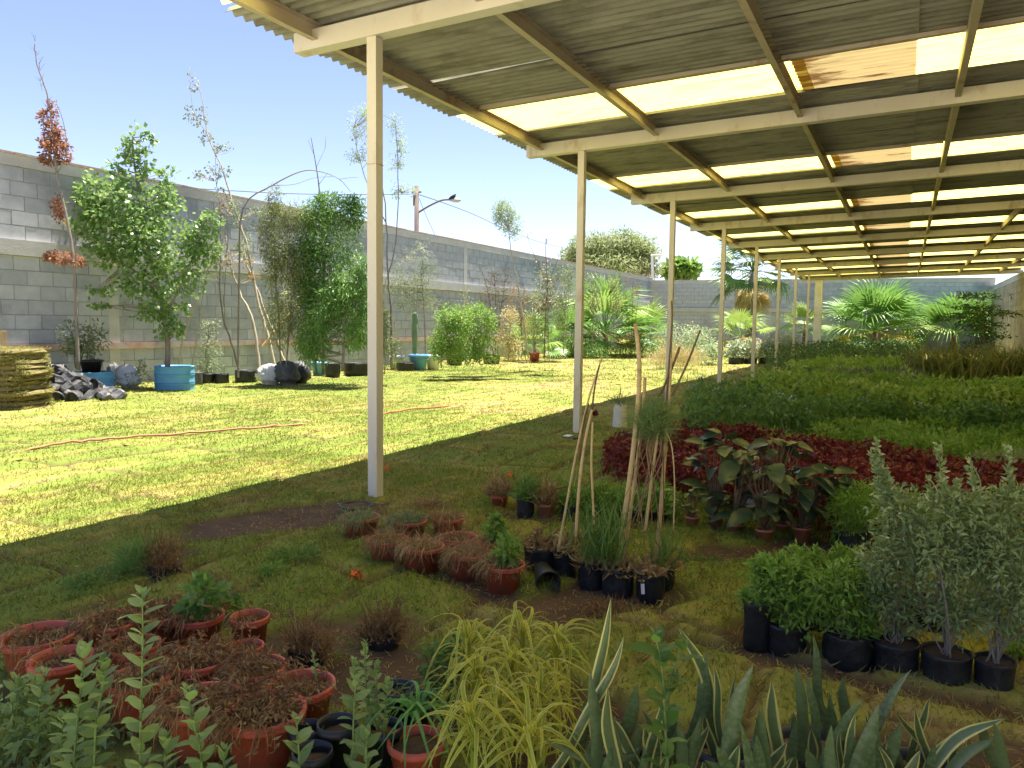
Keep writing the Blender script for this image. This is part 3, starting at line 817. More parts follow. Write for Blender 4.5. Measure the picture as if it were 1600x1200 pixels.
# drums
d1, dc1, dh1, dr1 = drum('cut blue steel drum half hidden behind the bag heap', 104, 161, 582, 616, group='cut blue drums')
d2, dc2, dh2, dr2 = drum('cut blue steel drum under the big green poplar', 231, 290, 573, 613, group='cut blue drums')
zd1, zd2 = depth(dc1), depth(dc2)
p_ = at(143, 577, zd1); t = thing('nursery_pot', 'black nursery pot standing in the drum behind the bag heap', 'pot', (p_[0], p_[1], dh1*.9))
pot(t, (p_[0], p_[1], dh1*.9), .17, .22, 'black_pot')
tree('potted_shrub', 'pale olive shrub growing in the blue drum behind the bag heap', 'shrub', (118, 575), [([(118, 575), (116, 545), (112, 520)], .012, .006), ([(122, 575), (134, 540), (150, 520)], .012, .005)],
     [(112, 525, 18, 24), (145, 525, 24, 26), (130, 545, 30, 16)], 'leaf_olive', 800, .075, .028, zc=zd1, clumps=10)
tree('rusty_tree', 'tall thin sapling with rust red dead leaf clusters by the wall', 'tree', (122, 578),
     [([(122, 578), (119, 496), (117, 427), (108, 360), (97, 309), (88, 267), (84, 225), (76, 160), (66, 125), (57, 95), (55, 66)], .028, .006),
      ([(88, 267), (72, 235), (68, 200), (62, 170)], .009, .004), ([(90, 270), (104, 235), (100, 195), (88, 160)], .009, .004)],
     [(83, 170, 7, 12), (72, 185, 10, 10), (84, 205, 14, 16), (86, 228, 22, 14), (80, 245, 16, 10), (100, 245, 10, 8), (92, 326, 10, 20), (97, 403, 22, 10), (122, 408, 10, 7)], 'leaf_rust', 2000, .06, .035, zc=12.0, clumps=6, cs=.4)
b = MB()
for i in range(26):                                                   # bare twigs at the tip
    y = rv(60, 180); s0 = at(55+(y-66)*.17 if y < 120 else 62+(y-120)*.2, y, 12.0)
    b.tube([s0, s0+np.array([rv(-.12, .12), rv(-.08, .08), rv(.03, .14)])], [.003, .0015], 3, cap=False)
t_ = bpy.data.objects['rusty_tree']; b.build('twigs', 'bark_brown', t_)['kind'] = 'stuff'
# white and black bags by the drum
def sack(name, label, px, yb, w, h, mat, lean=0.0, group=None, cat='sack'):
    c = G(px, yb); zc = depth(c); k = zc/FOC; r = w*k/2; hh = h*k
    t = thing(name, label, cat, (c[0], c[1], 0), group)
    n, m_ = 26, 14; V = []; sd = rv(0, 50); cy = c[1]+r
    for i in range(m_+1):
        f = i/m_; ph = f*math.pi*.97
        for j in range(n):
            a = 2*math.pi*j/n; ca, sa = math.cos(a), math.sin(a)
            cr = float(vnoise(np.array([ca*2.2+sd+f*3]), np.array([sa*2.2+f*5]), .55, 5)[0]-.5)+.5*float(vnoise(np.array([ca*6+sd]), np.array([sa*6+f*11]), .6, 8)[0]-.5)
            rr = r*(math.sin(ph*.5+.0)**.25 if f < .15 else (1-.55*max(0, (f-.35)/.65)**2.2))*(1+.30*cr)
            rr = rr*(1 if i < m_ else .05) if i else r*.75
            V.append((c[0]+rr*ca+lean*hh*f*f, cy+rr*sa, hh*f**.85*(1+.10*cr)))
    b = MB(); b.quads(V, [(i*n+j, i*n+(j+1) % n, (i+1)*n+(j+1) % n, (i+1)*n+j) for i in range(m_) for j in range(n)])
    b.build('bag_skin', mat, t, smooth=True)
    return t
sack('plastic_sack', 'white plastic sack slumped between the two blue drums', 186, 611, 38, 40, 'white_sack', -.25)
sack('black_bag', 'small black bag behind the white sack near the drums', 168, 606, 22, 38, 'grey_bag')
tree('weed_clump', 'straggly pale weeds at the foot of the wall beside the blue drum', 'weeds', (217, 611), [], [(215, 595, 18, 16), (222, 580, 10, 18)], 'leaf_olive', 260, .06, .016, clumps=8)
# poplar
tree('poplar_tree', 'big bushy green poplar growing in the blue drum', 'tree', (262, 575),
     [([(262, 580), (262, 540), (257, 500), (248, 450), (235, 400), (222, 330), (212, 270), (207, 215)], .045, .012), ([(257, 500), (285, 440), (305, 395), (318, 350)], .022, .007), ([(250, 455), (205, 420), (165, 395)], .02, .006), ([(240, 410), (185, 350), (150, 300)], .018, .006)],
     [(207, 222, 20, 30), (232, 215, 14, 16), (225, 255, 26, 26), (185, 275, 20, 30), (150, 300, 40, 38), (215, 320, 62, 50), (262, 300, 22, 42), (165, 345, 52, 36), (240, 375, 60, 50), (195, 395, 50, 32), (140, 330, 28, 40), (310, 370, 32, 42), (325, 345, 20, 28), (275, 430, 45, 40), (215, 445, 48, 30), (155, 385, 28, 12), (150, 455, 24, 8), (250, 480, 42, 28), (268, 515, 26, 18), (165, 478, 22, 6), (188, 240, 8, 12), (330, 395, 22, 30)],
     'leaf_poplar', 6000, .085, .072, kind='diamond', zc=zd2, clumps=20, cs=.22, droop=.5)
# pale leaning stems by the poplar
tree('pale_sapling', 'two pale leaning bare stems rising beside the poplar drum', 'sapling', (277, 598), [([(277, 590), (283, 545), (296, 500), (312, 455)], .022, .014), ([(300, 600), (302, 560), (310, 520), (318, 455), (325, 420)], .018, .010)],
     [(335, 410, 22, 30), (322, 440, 14, 14)], 'leaf_pale', 260, .08, .012, bark='bark_pale', clumps=8, kind='diamond')
tree('potted_shrub', 'rounded grey green shrub with white leaf edges behind the poplar drum', 'shrub', (325, 600), [([(325, 590), (322, 560), (325, 530)], .012, .006)], [(325, 545, 20, 30), (322, 575, 24, 18), (330, 510, 14, 10)], 'leaf_pale', 750, .06, .022, clumps=12)
for (px, yb, w, h_, lab) in ((313, 602, 24, 18, 'black grow bag under the grey green shrub, nearer the poplar'), (338, 602, 22, 18, 'black grow bag under the grey green shrub, farther from the poplar'), (372, 601, 34, 22, 'black nursery box with a thin dark trunk in it'), (300, 604, 18, 22, 'silvery crumpled bag beside the poplar drum')):
    c = G(px, yb); k = depth(c)/FOC
    t = thing('nursery_bag', lab, 'grow bag', (c[0], c[1], 0)); growbag(t, (c[0], c[1]+w*k/2, 0), w*k/2, h_*k, 'grey_bag' if 'silv' in lab else 'black_bag', n=12)
tree('thin_tree', 'thin dark trunk with many fine upright twigs against the wall', 'tree', (373, 598), [([(374, 580), (362, 535), (348, 496), (344, 440), (345, 380), (343, 320), (338, 290)], .022, .006), ([(350, 500), (352, 430), (356, 360), (352, 320)], .008, .004), ([(346, 470), (338, 420), (336, 350), (330, 310)], .007, .003)],
     [(345, 310, 12, 10), (346, 400, 14, 40), (370, 405, 26, 12)], 'leaf_dry', 160, .06, .03, clumps=8, bark='bark_grey')
tree('leaning_tree', 'pale trunked sapling leaning left out of the white sack', 'tree', (406, 598), [([(406, 585), (402, 545), (392, 492), (378, 465), (362, 420), (352, 370), (346, 330)], .035, .010)], [(400, 432, 14, 6), (352, 330, 10, 10)], 'leaf_dry', 60, .07, .05, bark='bark_pale', clumps=5)
tree('leaning_tree', 'tallest slender sapling with sparse leaves leaning left from a black bag', 'tree', (432, 596),
     [([(432, 585), (417, 520), (405, 480), (395, 430), (388, 392), (375, 350), (358, 300), (344, 256), (323, 208), (317, 160), (309, 125)], .034, .006), ([(344, 256), (338, 290), (336, 240), (326, 205)], .008, .004), ([(323, 208), (305, 180), (298, 140), (297, 105)], .006, .002)],
     [(301, 182, 13, 14), (318, 180, 6, 14), (322, 218, 10, 12), (350, 232, 14, 9), (333, 268, 12, 12), (352, 270, 9, 10), (308, 275, 12, 8), (302, 125, 8, 16), (345, 300, 12, 6), (365, 330, 14, 20), (385, 390, 16, 20)], 'leaf_olive', 800, .055, .04, bark='bark_pale', clumps=7)
tree('leaning_tree', 'slender sapling leaning left from the rightmost black bag', 'tree', (450, 593), [([(450, 580), (430, 525), (412, 482), (400, 447), (387, 417), (380, 380), (372, 330)], .030, .008), ([(412, 482), (428, 440), (430, 400)], .008, .003)], [(378, 360, 16, 30), (430, 395, 14, 20), (405, 330, 20, 14)], 'leaf_olive', 220, .055, .035, bark='bark_pale', clumps=7)
sack('plastic_sack', 'round white sack of soil holding a pale leaning sapling', 407, 604, 42, 34, 'white_sack')
sack('soil_bag', 'bulging black soil bag between the white sack and another bag', 436, 605, 38, 40, 'grey_bag', -.1, 'black soil bags')
sack('soil_bag', 'black soil bag at the right end of the sapling row', 459, 602, 32, 38, 'grey_bag', -.12, 'black soil bags')
# feathery yellow green small tree
t, z_ = tree('feathery_sapling', 'yellow green feathery leaved sapling with level fronds', 'sapling', (450, 585), [([(448, 583), (449, 540), (452, 500), (451, 470), (449, 452)], .016, .007)], [], 'leaf_yellowgreen', 0, .1, .1)
b = MB()
for i in range(13):
    y = 452+i*3.6; a = i*2.4; s0 = at(451, y, z_); ln = rv(.22, .36)*(1.15 if i > 2 else .8)
    d = np.array([math.cos(a), math.sin(a), .12+rv(-.05, .15)]); e = s0+d*ln; k = 26
    f = np.linspace(.15, 1, k); P = s0+(e-s0)*f[:, None]-np.array([0, 0, 1.0])*(f**2*ln*.22)[:, None]
    side = nrm(np.cross(d, [0, 0, 1.0])); b.tube([s0, P[k//2], P[-1]], [.004, .002], 3, cap=False, rnd=.2)
    for sg in (-1, 1): b.cloud('diamond', P, np.tile(side*sg+d*.4-np.array([0, 0, .15]), (k, 1)), np.tile([0, 0, 1.0], (k, 1)), .085*np.sin(f*2.7+.2)+.02, .022)
b.build('fronds', 'leaf_yellowgreen', t)
# long leaning cane
pa, pb = G(410, 600), None; zz = depth(pa)
b = MB(); b.tube(wig([at(410, 541, zz), at(475, 462, zz+.3), at(530, 380, zz+.5), at(578, 317, zz+.7)]), [.02, .012], 6)
o = b.build('cane_pole', 'cane', org=at(410, 541, zz)); tag(o, 'long pale cane pole leaning diagonally across the dense bushes', 'pole')
# dense bushes
tree('feathery_bush', 'tall loose olive bush left of the dense dark bush', 'shrub', (432, 596), [([(440, 590), (435, 500), (430, 420), (425, 340), (418, 300)], .016, .004), ([(445, 590), (455, 480), (450, 380), (444, 320)], .014, .004)],
     [(428, 345, 20, 36), (440, 400, 24, 40), (425, 430, 14, 40), (455, 345, 18, 26), (430, 310, 14, 24), (465, 480, 18, 60), (455, 410, 26, 44), (435, 500, 22, 44), (470, 340, 22, 26), (415, 370, 12, 40)], 'leaf_bamboo', 8500, .08, .014, clumps=16, cs=.36, droop=.7, zc=13.9)
tree('dense_bush', 'dense dark olive bush taller than the wall top beside the nearest post', 'shrub', (505, 585), [([(505, 585), (505, 480), (508, 400), (515, 340)], .03, .008), ([(495, 585), (485, 470), (480, 380)], .02, .006)],
     [(485, 370, 26, 50), (500, 335, 30, 24), (535, 335, 34, 30), (520, 390, 44, 46), (555, 345, 14, 28), (485, 430, 28, 50), (480, 500, 24, 60), (540, 500, 40, 50), (500, 455, 36, 34), (512, 312, 20, 12), (548, 318, 22, 14), (470, 405, 22, 36)], 'leaf_green', 13500, .08, .024, clumps=18, cs=.36, droop=.6, zc=14.1)
tree('weeping_bush', 'bright green weeping bush just left of the nearest post', 'shrub', (535, 585), [([(535, 580), (538, 520), (540, 470)], .03, .012)],
     [(545, 445, 32, 30), (565, 415, 18, 26), (520, 475, 30, 30), (530, 430, 18, 18), (565, 470, 22, 38), (500, 500, 20, 40), (560, 510, 26, 34), (495, 545, 20, 30), (480, 530, 14, 40)], 'leaf_weeping', 5500, .085, .028, clumps=18, cs=.26, droop=.9, zc=13.6)
for (px, yb, w, h_, m_, lab) in ((490, 590, 26, 24, 'blue_tub', 'faded blue bucket at the foot of the weeping bush'), (512, 592, 24, 24, 'black_bag', 'black grow bag right of the faded blue bucket'), (545, 590, 44, 22, 'black_bag', 'wide black bag in the shade of the weeping bush'), (612, 580, 26, 24, 'white_bucket', 'white bucket just right of the nearest post'), (645, 582, 32, 28, 'blue_tub', 'blue tub with a column cactus'), (670, 581, 25, 26, 'white_bucket', 'white bucket right of the blue cactus tub'),
                            (626, 583, 28, 16, 'black_bag', 'low black bag with a clipped plant in front of the cactus tub'), (705, 573, 22, 16, 'black_bag', 'black bag under the first bright green bush'), (762, 571, 26, 18, 'black_bag', 'black bag under the second bright green bush')):
    c = G(px, yb); k = depth(c)/FOC; r = w*k/2
    if 'bag' in m_:
        t = thing('nursery_bag', lab, 'grow bag', (c[0], c[1], 0)); growbag(t, (c[0], c[1]+r, 0), r, h_*k, m_, n=12)
    else:
        t = thing('bucket', lab, 'bucket', (c[0], c[1], 0)); pot(t, (c[0], c[1]+r, 0), r*.93, h_*k, m_)
        b = MB(); b.lathe([(r*.96, h_*k*.72), (r*1.0, h_*k*.735), (r*.96, h_*k*.75)], 20, (c[0], c[1]+r, 0)); b.build('rib', m_, t)
tree('clipped_plant', 'small clipped yellow green plant in the low bag by the cactus', 'plant', (626, 581), [], [(625, 568, 14, 8)], 'leaf_bright', 250, .03, .02, clumps=6)
# column cactus
c = G(641, 578); zc = depth(c); t = thing('column_cactus', 'ribbed green column cactus standing in the blue tub', 'cactus', (c[0], c[1]+.2, 0))
b = MB(); zt = at(641, 488, zc)[2]; pr_ = [(.055, .2)]+[(.06+.006*math.sin(z*9), z) for z in np.linspace(.3, zt-.08, 9)]+[(.05, zt-.03), (.02, zt), (0, zt+.003)]
n = 24; th = np.arange(n)*2*math.pi/n; rib = 1+.14*np.cos(th*8); V = []
for (r, z) in pr_: V += [(c[0]+r*f*math.cos(a), c[1]+.2+r*f*math.sin(a), z) for a, f in zip(th, rib)]
b.quads(V, [(i*n+j, i*n+(j+1) % n, (i+1)*n+(j+1) % n, (i+1)*n+j) for i in range(len(pr_)-1) for j in range(n)]); b.build('stem', 'cactus_skin', t, smooth=True)
b = MB(); b.tube(wig([(c[0]+.05, c[1]+.15, zt*.8), (c[0]+.12, c[1]+.12, zt*.82), (c[0]+.13, c[1]+.12, zt*.9)]), [.03, .035, .012], 8); b.build('arm', 'cactus_skin', t, smooth=True)
tree('slim_tree', 'slim tree with airy leaves rising behind the nearest post', 'tree', (612, 578), [([(612, 575), (612, 520), (610, 470), (606, 430), (604, 350), (598, 290), (590, 230)], .03, .006), ([(606, 430), (618, 380), (622, 300), (620, 220), (618, 190)], .014, .004), ([(604, 350), (575, 290), (560, 240), (552, 200)], .012, .004)],
     [(565, 195, 22, 28), (575, 175, 16, 16), (555, 245, 16, 12), (580, 235, 14, 20), (618, 200, 12, 20), (626, 225, 14, 18), (618, 255, 14, 16), (622, 295, 12, 14), (642, 300, 10, 8)], 'leaf_pale', 2200, .06, .016, clumps=8, zc=14.2)
tree('bent_sapling', 'pale bent sapling leaning from the white bucket beside the post', 'sapling', (629, 579), [([(629, 562), (622, 530), (616, 505), (604, 480), (602, 440), (618, 415), (650, 390), (675, 395)], .018, .006)], [(650, 395, 26, 14), (660, 380, 14, 10), (640, 410, 18, 12)], 'leaf_pale', 260, .07, .012, bark='bark_pale', clumps=8)
tree('olive_tree', 'small grey green olive like tree above the white bucket', 'tree', (666, 579), [([(666, 562), (664, 520), (662, 470), (658, 430)], .022, .008)], [(640, 450, 30, 34), (665, 440, 24, 30), (655, 475, 34, 16), (620, 440, 18, 26), (668, 410, 12, 20)], 'leaf_olive', 2000, .07, .02, clumps=10)
tree('green_bush', 'bright green bush nearest the olive like tree', 'shrub', (700, 572), [([(700, 570), (698, 530), (696, 500)], .014, .006)], [(700, 500, 24, 28), (692, 535, 22, 30), (712, 540, 22, 30), (722, 500, 18, 22)], 'leaf_bright', 3200, .065, .03, clumps=12, zc=15.6)
tree('green_bush', 'bright green bush with yellowing tips beside the dry canes', 'shrub', (750, 571), [([(750, 570), (748, 530), (745, 500)], .014, .006)], [(745, 505, 22, 30), (735, 540, 24, 28), (760, 545, 22, 26), (765, 510, 14, 28)], 'leaf_bright', 3000, .065, .03, clumps=12, zc=16.0)
tree('dry_cane_bush', 'dry tan and reddish twiggy bush against the wall', 'shrub', (775, 560), [([(775, 560), (770, 500), (758, 440), (750, 420)], .012, .003), ([(777, 560), (782, 490), (790, 430)], .012, .003), ([(774, 560), (775, 480), (772, 425)], .01, .003), ([(772, 560), (760, 500), (748, 455)], .01, .003)], [(768, 450, 24, 34), (790, 455, 14, 36), (770, 505, 26, 26)], 'leaf_dry', 1100, .06, .016, bark='bark_brown', clumps=14, zc=17.0)
tree('yellowing_bush', 'yellow and tan leaved bush left of the potted fan palm', 'shrub', (795, 566), [([(795, 566), (796, 530), (800, 495)], .012, .005)], [(797, 500, 14, 22), (790, 535, 16, 28), (806, 545, 12, 22)], 'leaf_straw', 1500, .055, .022, clumps=10, zc=16.2)
tree('pale_crowned_sapling', 'tall bare sapling with one pale green tuft above the wall', 'sapling', (825, 560), [([(826, 560), (818, 500), (808, 440), (800, 400), (795, 360)], .025, .008)], [(788, 335, 20, 26), (800, 355, 16, 22), (778, 330, 10, 18)], 'leaf_pale', 2000, .07, .018, bark='bark_pale', clumps=9, zc=17.2)
tree('flowering_sapling', 'spindly sapling with pink and yellow leaf clusters above the wall', 'sapling', (850, 560), [([(850, 560), (852, 500), (855, 440), (852, 390), (856, 368)], .016, .004), ([(853, 450), (870, 410), (880, 380)], .008, .003), ([(853, 440), (835, 400), (825, 372)], .008, .003)], [(856, 372, 12, 10), (870, 395, 10, 12), (852, 425, 16, 26), (862, 465, 18, 20), (824, 365, 8, 10), (840, 470, 10, 26)], 'flower_pink', 150, .05, .03, clumps=6, zc=17.6, bark='bark_brown')
tree('leafy_climber', 'loose green climber around the spindly flowering sapling', 'plant', (858, 560), [([(858, 560), (856, 500), (854, 440)], .012, .004)], [(850, 440, 18, 26), (862, 470, 18, 24), (848, 505, 14, 28), (885, 430, 14, 26)], 'leaf_olive', 1200, .07, .03, clumps=8, zc=17.7)
tree('reddish_canes', 'bunch of thin reddish canes standing before the far corner', 'shrub', (985, 545), [([(985, 545), (980, 490), (975, 440)], .012, .003), ([(986, 545), (988, 480), (990, 430)], .012, .003), ([(987, 545), (994, 490), (1000, 440)], .012, .003), ([(984, 545), (972, 500), (968, 455)], .010, .003)], [(985, 450, 18, 24)], 'leaf_rust', 160, .08, .02, bark='bark_brown', clumps=10, zc=27)

# ---------------------------------------------------------------- fan palms
def frond_mesh(lp, lf, nseg, spread, mats, fold=.25, droop=.5, seed=0, split=.45):
    rs = np.random.default_rng(seed); b = MB()
    b.tube(wig([(0, 0, 0), (lp*.5, 0, lp*.05), (lp, 0, 0)]), [.016*lf, .010*lf], 5, mi=0, rnd=.3)
    for i in range(nseg):
        a = -spread+2*spread*(i+.5)/nseg; da = spread/nseg*1.06
        ln = lf*(1-.25*abs(a/spread)**2)*rs.uniform(.9, 1.05); dr = droop*rs.uniform(.6, 1.4); r_ = rs.random()
        d = np.array([math.cos(a), math.sin(a), 0]); sd = np.array([-math.sin(a), math.cos(a), 0]); o = np.array([lp, 0, 0]); V = []; A = []
        for t_, wd in ((.0, .02), (split, 1.0), (.75, .62), (1.0, .02)):
            p = o+d*ln*t_+np.array([0, 0, .10*ln*t_-dr*ln*max(0, t_-.35)**2*1.6+.06*ln*math.cos(a*1.2)*t_])
            wdt = wd*ln*split*math.tan(da)
            V += [p-sd*wdt, p+np.array([0, 0, fold*wdt]), p+sd*wdt]; A += [(r_, -1, t_), (r_, 0, t_), (r_, 1, t_)]
        q = []
        for k in range(3): q += [(k*3, k*3+1, k*3+4, k*3+3), (k*3+1, k*3+2, k*3+5, k*3+4)]
        b.quads(V, q, a=A)
    return mesh_only(b, 'frond', mats)
FR = {}
for key, mt_ in (('g', 'leaf_palm'), ('l', 'leaf_palmlight'), ('d', 'leaf_palmdark'), ('y', 'leaf_palmyellow'), ('s', 'leaf_straw')):
    FR[key] = [frond_mesh(.55, .60, 26, 1.9, [mt_], droop=.5, seed=1), frond_mesh(.5, .62, 24, 1.7, [mt_], droop=.9, seed=2), frond_mesh(.6, .56, 28, 2.1, [mt_], droop=.3, seed=3)]
def fan_palm(label, base, rpx, crown_y, zc=None, cols='gggll', n=18, trunk_r=.10, skirt=0, pot_=None, up=(-.35, 1.25), name='fan_palm', bark='bark_brown'):
    b0 = G(*base) if zc is None else at(base[0], base[1], zc); zc = depth(b0); k = zc/FOC
    cz = at(base[0], crown_y, zc)[2]; gz = 0.0
    t = thing(name, label, 'palm', (b0[0], b0[1], gz)); R0 = rpx*k
    if cz > .25:
        b = MB(); b.tube([(b0[0], b0[1], -.02), (b0[0]+.02, b0[1], cz*.5), (b0[0], b0[1], cz)], [trunk_r*1.25, trunk_r*1.0, trunk_r*.8], 10)
        b.build('trunk', bark, t, smooth=True)
    for i in range(n):
        f = (i+.5)/n; e = up[1]-(up[1]-up[0])*f+rv(-.12, .12); a = i*2.399+rv(-.25, .25)
        key = cols[min(len(cols)-1, int(f*len(cols)))]
        inst(random.choice(FR[key]), 'frond', t, (0, 0, cz), (rv(-.35, .35), -e, a), R0/.98*rv(.82, 1.1))
    for i in range(skirt):
        a = rv(0, 6.28); inst(random.choice(FR['s']), 'dead_frond', t, (0, 0, cz-rv(.05, .5)), (rv(-.5, .5), rv(.9, 1.35), a), R0/1.15*rv(.7, .95))
    return t, b0, k
t, b0, k = fan_palm('small fan palm in a red pot at the edge of the sunny lawn', (835, 566), 52, 540, n=16, cols='ggglg', trunk_r=.05)
pt = thing('plant_pot', 'red plastic pot holding the small fan palm by the lawn', 'pot', (b0[0], b0[1], 0)); pot(pt, (b0[0], b0[1], 0), .17, .3, 'red_pot')
fan_palm('fan palm half hidden behind the second post', (893, 560), 54, 532, n=15, cols='gglg')
fan_palm('largest bright fan palm in the sunny row right of the second post', (945, 558), 84, 520, n=26, cols='gglgggg', up=(-.5, 1.35))
fan_palm('fan palm with a yellow frond at the right end of the sunny row', (1000, 556), 56, 525, n=16, cols='lggy')
fan_palm('tall dark fan palm with a skirt of dead fronds at the far wall', (1172, 545), 72, 425, zc=33.5, n=26, cols='ddddgd', trunk_r=.17, skirt=12, up=(-.7, 1.3), bark='bark_grey')
fan_palm('low yellow green fan palm in front of the tall dark palm', (1157, 560), 48, 525, zc=29.5, n=13, cols='llly')
fan_palm('yellow green fan palm seen between the last two posts', (1256, 548), 40, 512, zc=31.5, n=12, cols='lllg')
fan_palm('broad sunlit fan palm with yellow lower fronds beyond the shelter end', (1365, 560), 84, 520, zc=36.5, n=26, cols='ggggggly', trunk_r=.16, up=(-.25, 1.25))
fan_palm('sunlit fan palm with withered lower fronds near the far right corner', (1488, 560), 72, 522, zc=36.9, n=20, cols='ggglg', trunk_r=.15, skirt=7, up=(-.2, 1.25))

# ---------------------------------------------------------------- beyond the walls
def far_tree(label, px, ytop, ybase, blobs, leaf, n, L, zc, bark='bark_grey', W=None):
    b0 = at(px, ybase, zc)
    return tree('far_tree', label, 'tree', (px, ybase), [([(px, ybase), (px+2, (ybase*2+ytop)/3), (px, (ybase+2*ytop)/3)], .2, .08)], blobs, leaf, n, L, W or L*.5, bark, zc=zc, group='trees beyond the walls', clumps=22, cs=.26, tw=.03, z0=0)
far_tree('wide feathery green tree standing beyond the left wall', 965, 365, 560, [(925, 395, 38, 28), (965, 385, 40, 26), (1000, 395, 32, 26), (950, 415, 60, 20), (900, 405, 22, 24), (1015, 415, 20, 20)], 'leaf_fartree', 15000, .38, 58, W=.09)
far_tree('small round bright green tree beyond the far corner', 1068, 405, 560, [(1055, 422, 18, 14), (1075, 420, 16, 14), (1062, 415, 12, 10)], 'leaf_bright', 1500, .5, 62, W=.35)
far_tree('pale leafless looking tree low over the far wall behind the palms', 1440, 440, 560, [(1435, 470, 36, 30), (1450, 490, 30, 20)], 'leaf_pale', 700, .12, 40.5, W=.035)
# pole with a street lamp and a bird
zc = 26.0; b0 = at(651, 560, zc); t = thing('utility_pole', 'concrete utility pole with a curved street lamp arm beyond the left wall', 'pole', (b0[0], b0[1], 0))
b = MB(); b.tube([(b0[0], b0[1], 0), at(651, 291, zc)], [.10, .075], 10); b.build('shaft', 'pole_concrete', t, smooth=True)
b = MB(); b.tube(wig([at(652, 333, zc), at(670, 322, zc), at(690, 313, zc), at(705, 312, zc)]), [.035, .03], 6); b.build('lamp_arm', 'pole_concrete', t, smooth=True)
b = MB(); c = at(711, 313, zc); b.tube([c-CR*.16, c-CR*.05, c+CR*.12, c+CR*.2], [.03, .07, .075, .02], 8); b.build('lamp_head', 'metal_grey', t, smooth=True)
b = MB(); c = at(651, 300, zc); b.tube([c-CR*.16, c+CR*.16], .03, 6); b.build('crossbar', 'pole_concrete', t)
b = MB(); c = at(649, 305, zc); b.tube([c, c-np.array([0, 0, .35])], .08, 8); b.build('insulator', 'pole_concrete', t)
c = at(706.5, 309, zc); b = MB(); b.tube(wig([c-CR*.14-CU*.06, c-CR*.03, c+CR*.06+CU*.05, c+CR*.10+CU*.10, c+CR*.14+CU*.11]), [.008, .055, .06, .035, .006], 7)
b.tube([c-CU*.12, c-CU*.03], .008, 4); tag(b.build('bird', 'bird_black', org=c, smooth=True), 'small black bird perched on the street lamp', 'bird')
def wire(label, pts, zcs, r=.012, name='overhead_cable'):
    P = [at(x, y, z) for (x, y), z in zip(pts, zcs)]; b = MB(); b.tube(wig(P, 0, 5), r, 4)
    tag(b.build(name, 'cable', org=P[0]), label, 'cable')
wire('overhead cable running left from the pole above the wall', [(651, 303), (580, 304), (470, 303), (380, 299), (250, 290), (-60, 262)], [26, 25.5, 25, 24.5, 24, 23])
wire('thin overhead cable sloping right from the pole past the pale tuft', [(651, 303), (690, 316), (740, 335), (800, 362), (870, 385), (1000, 410)], [26, 30, 36, 44, 55, 75], .014)
wire('thin guy wire from the pole down behind the wall', [(655, 310), (667, 340), (679, 366), (690, 395)], [26, 26.5, 27, 27.5], .009, 'guy_wire')
zc = 52; b0 = at(1021, 560, zc); t = thing('street_lamp', 'thin pale street lamp far beyond the far corner', 'street lamp', (b0[0], b0[1], 0))
b = MB(); b.tube([(b0[0], b0[1], 0), at(1019, 399, zc)], .09, 6); b.build('shaft', 'white_paint', t)
b = MB(); c = at(1019, 399, zc); b.tube([c-CR*.1, c+CR*.5, c+CR*.75], [.05, .09, .03], 6); b.build('lamp_head', 'white_paint', t)
# bare twigs and arching branch over the wall top
b = MB(); z_ = 14.4
st = wig(pxpath([(505, 580), (505, 420), (500, 310), (494, 260), (486, 215)], z_)); b.tube(st, [.022, .006], 5)
for a_, b_ in (((492, 245), (481, 218)), ((494, 262), (508, 232)), ((508, 232), (509, 214)), ((497, 290), (512, 270))): b.tube(pxpath([a_, b_], z_), [.006, .003], 4, cap=False)
t = thing('bare_sapling', 'bare forked sapling sticking up above the dense dark bush', 'sapling', G(505, 590)); b.build('trunk', 'bark_grey', t)
b = MB(); b.tube(wig(pxpath([(372, 590), (374, 430), (380, 325), (425, 290), (470, 268), (500, 268), (530, 280), (548, 300)], 14.0)), [.02, .004], 5)
b.tube(wig(pxpath([(425, 290), (460, 288), (490, 278), (520, 276)], 14.0)), [.006, .003], 4); b.tube(wig(pxpath([(530, 280), (545, 278), (560, 277)], 14.0)), [.004, .002], 4)
t = thing('arching_branch', 'long bare branch arching over the bushes above the wall', 'branch', G(372, 600)); b.build('branch', 'bark_grey', t)

# ---------------------------------------------------------------- far flower border
def bush(name, label, cat, base, blobs, leaf, n, L, W, zc=None, extra=None, **kw):
    t, z = tree(name, label, cat, base, [], blobs, leaf, n, L, W, zc=zc, **kw)
    if extra:
        fm, fn, fl_, fw = extra; b = MB(); foliage(b, [ell(*q[:4], z) for q in blobs], fn, fl_, fw, 'diamond', 10, .4, 0, 1.2); b.build('flowers', fm, t)
    return t
bush('pale_bush', 'pale leaved bush under the far corner, left one of the flower border', 'shrub', (1060, 560), [(1055, 532, 28, 22), (1075, 525, 24, 20), (1040, 545, 22, 16)], 'leaf_pale', 1500, .10, .05, extra=('flower_pink', 40, .07, .06))
bush('pale_bush', 'pale leaved bush with pinkish tips behind the third post', 'shrub', (1095, 556), [(1095, 528, 24, 18), (1085, 545, 26, 16), (1112, 545, 16, 18)], 'leaf_pale', 1300, .10, .05, extra=('flower_pink', 50, .07, .06))
bush('straw_grass', 'tan feathery ornamental grass clump at the lawn edge near the third post', 'grass', (1055, 578), [(1040, 566, 32, 12), (1075, 562, 30, 14), (1060, 555, 30, 10)], 'leaf_straw', 1200, .30, .010, kind='blade', out=.3, droop=-1.2)
bush('pale_bush', 'pale yellow green bush left of the fourth post', 'shrub', (1105, 572), [(1105, 558, 22, 18), (1118, 545, 14, 16)], 'leaf_pale', 900, .09, .045)
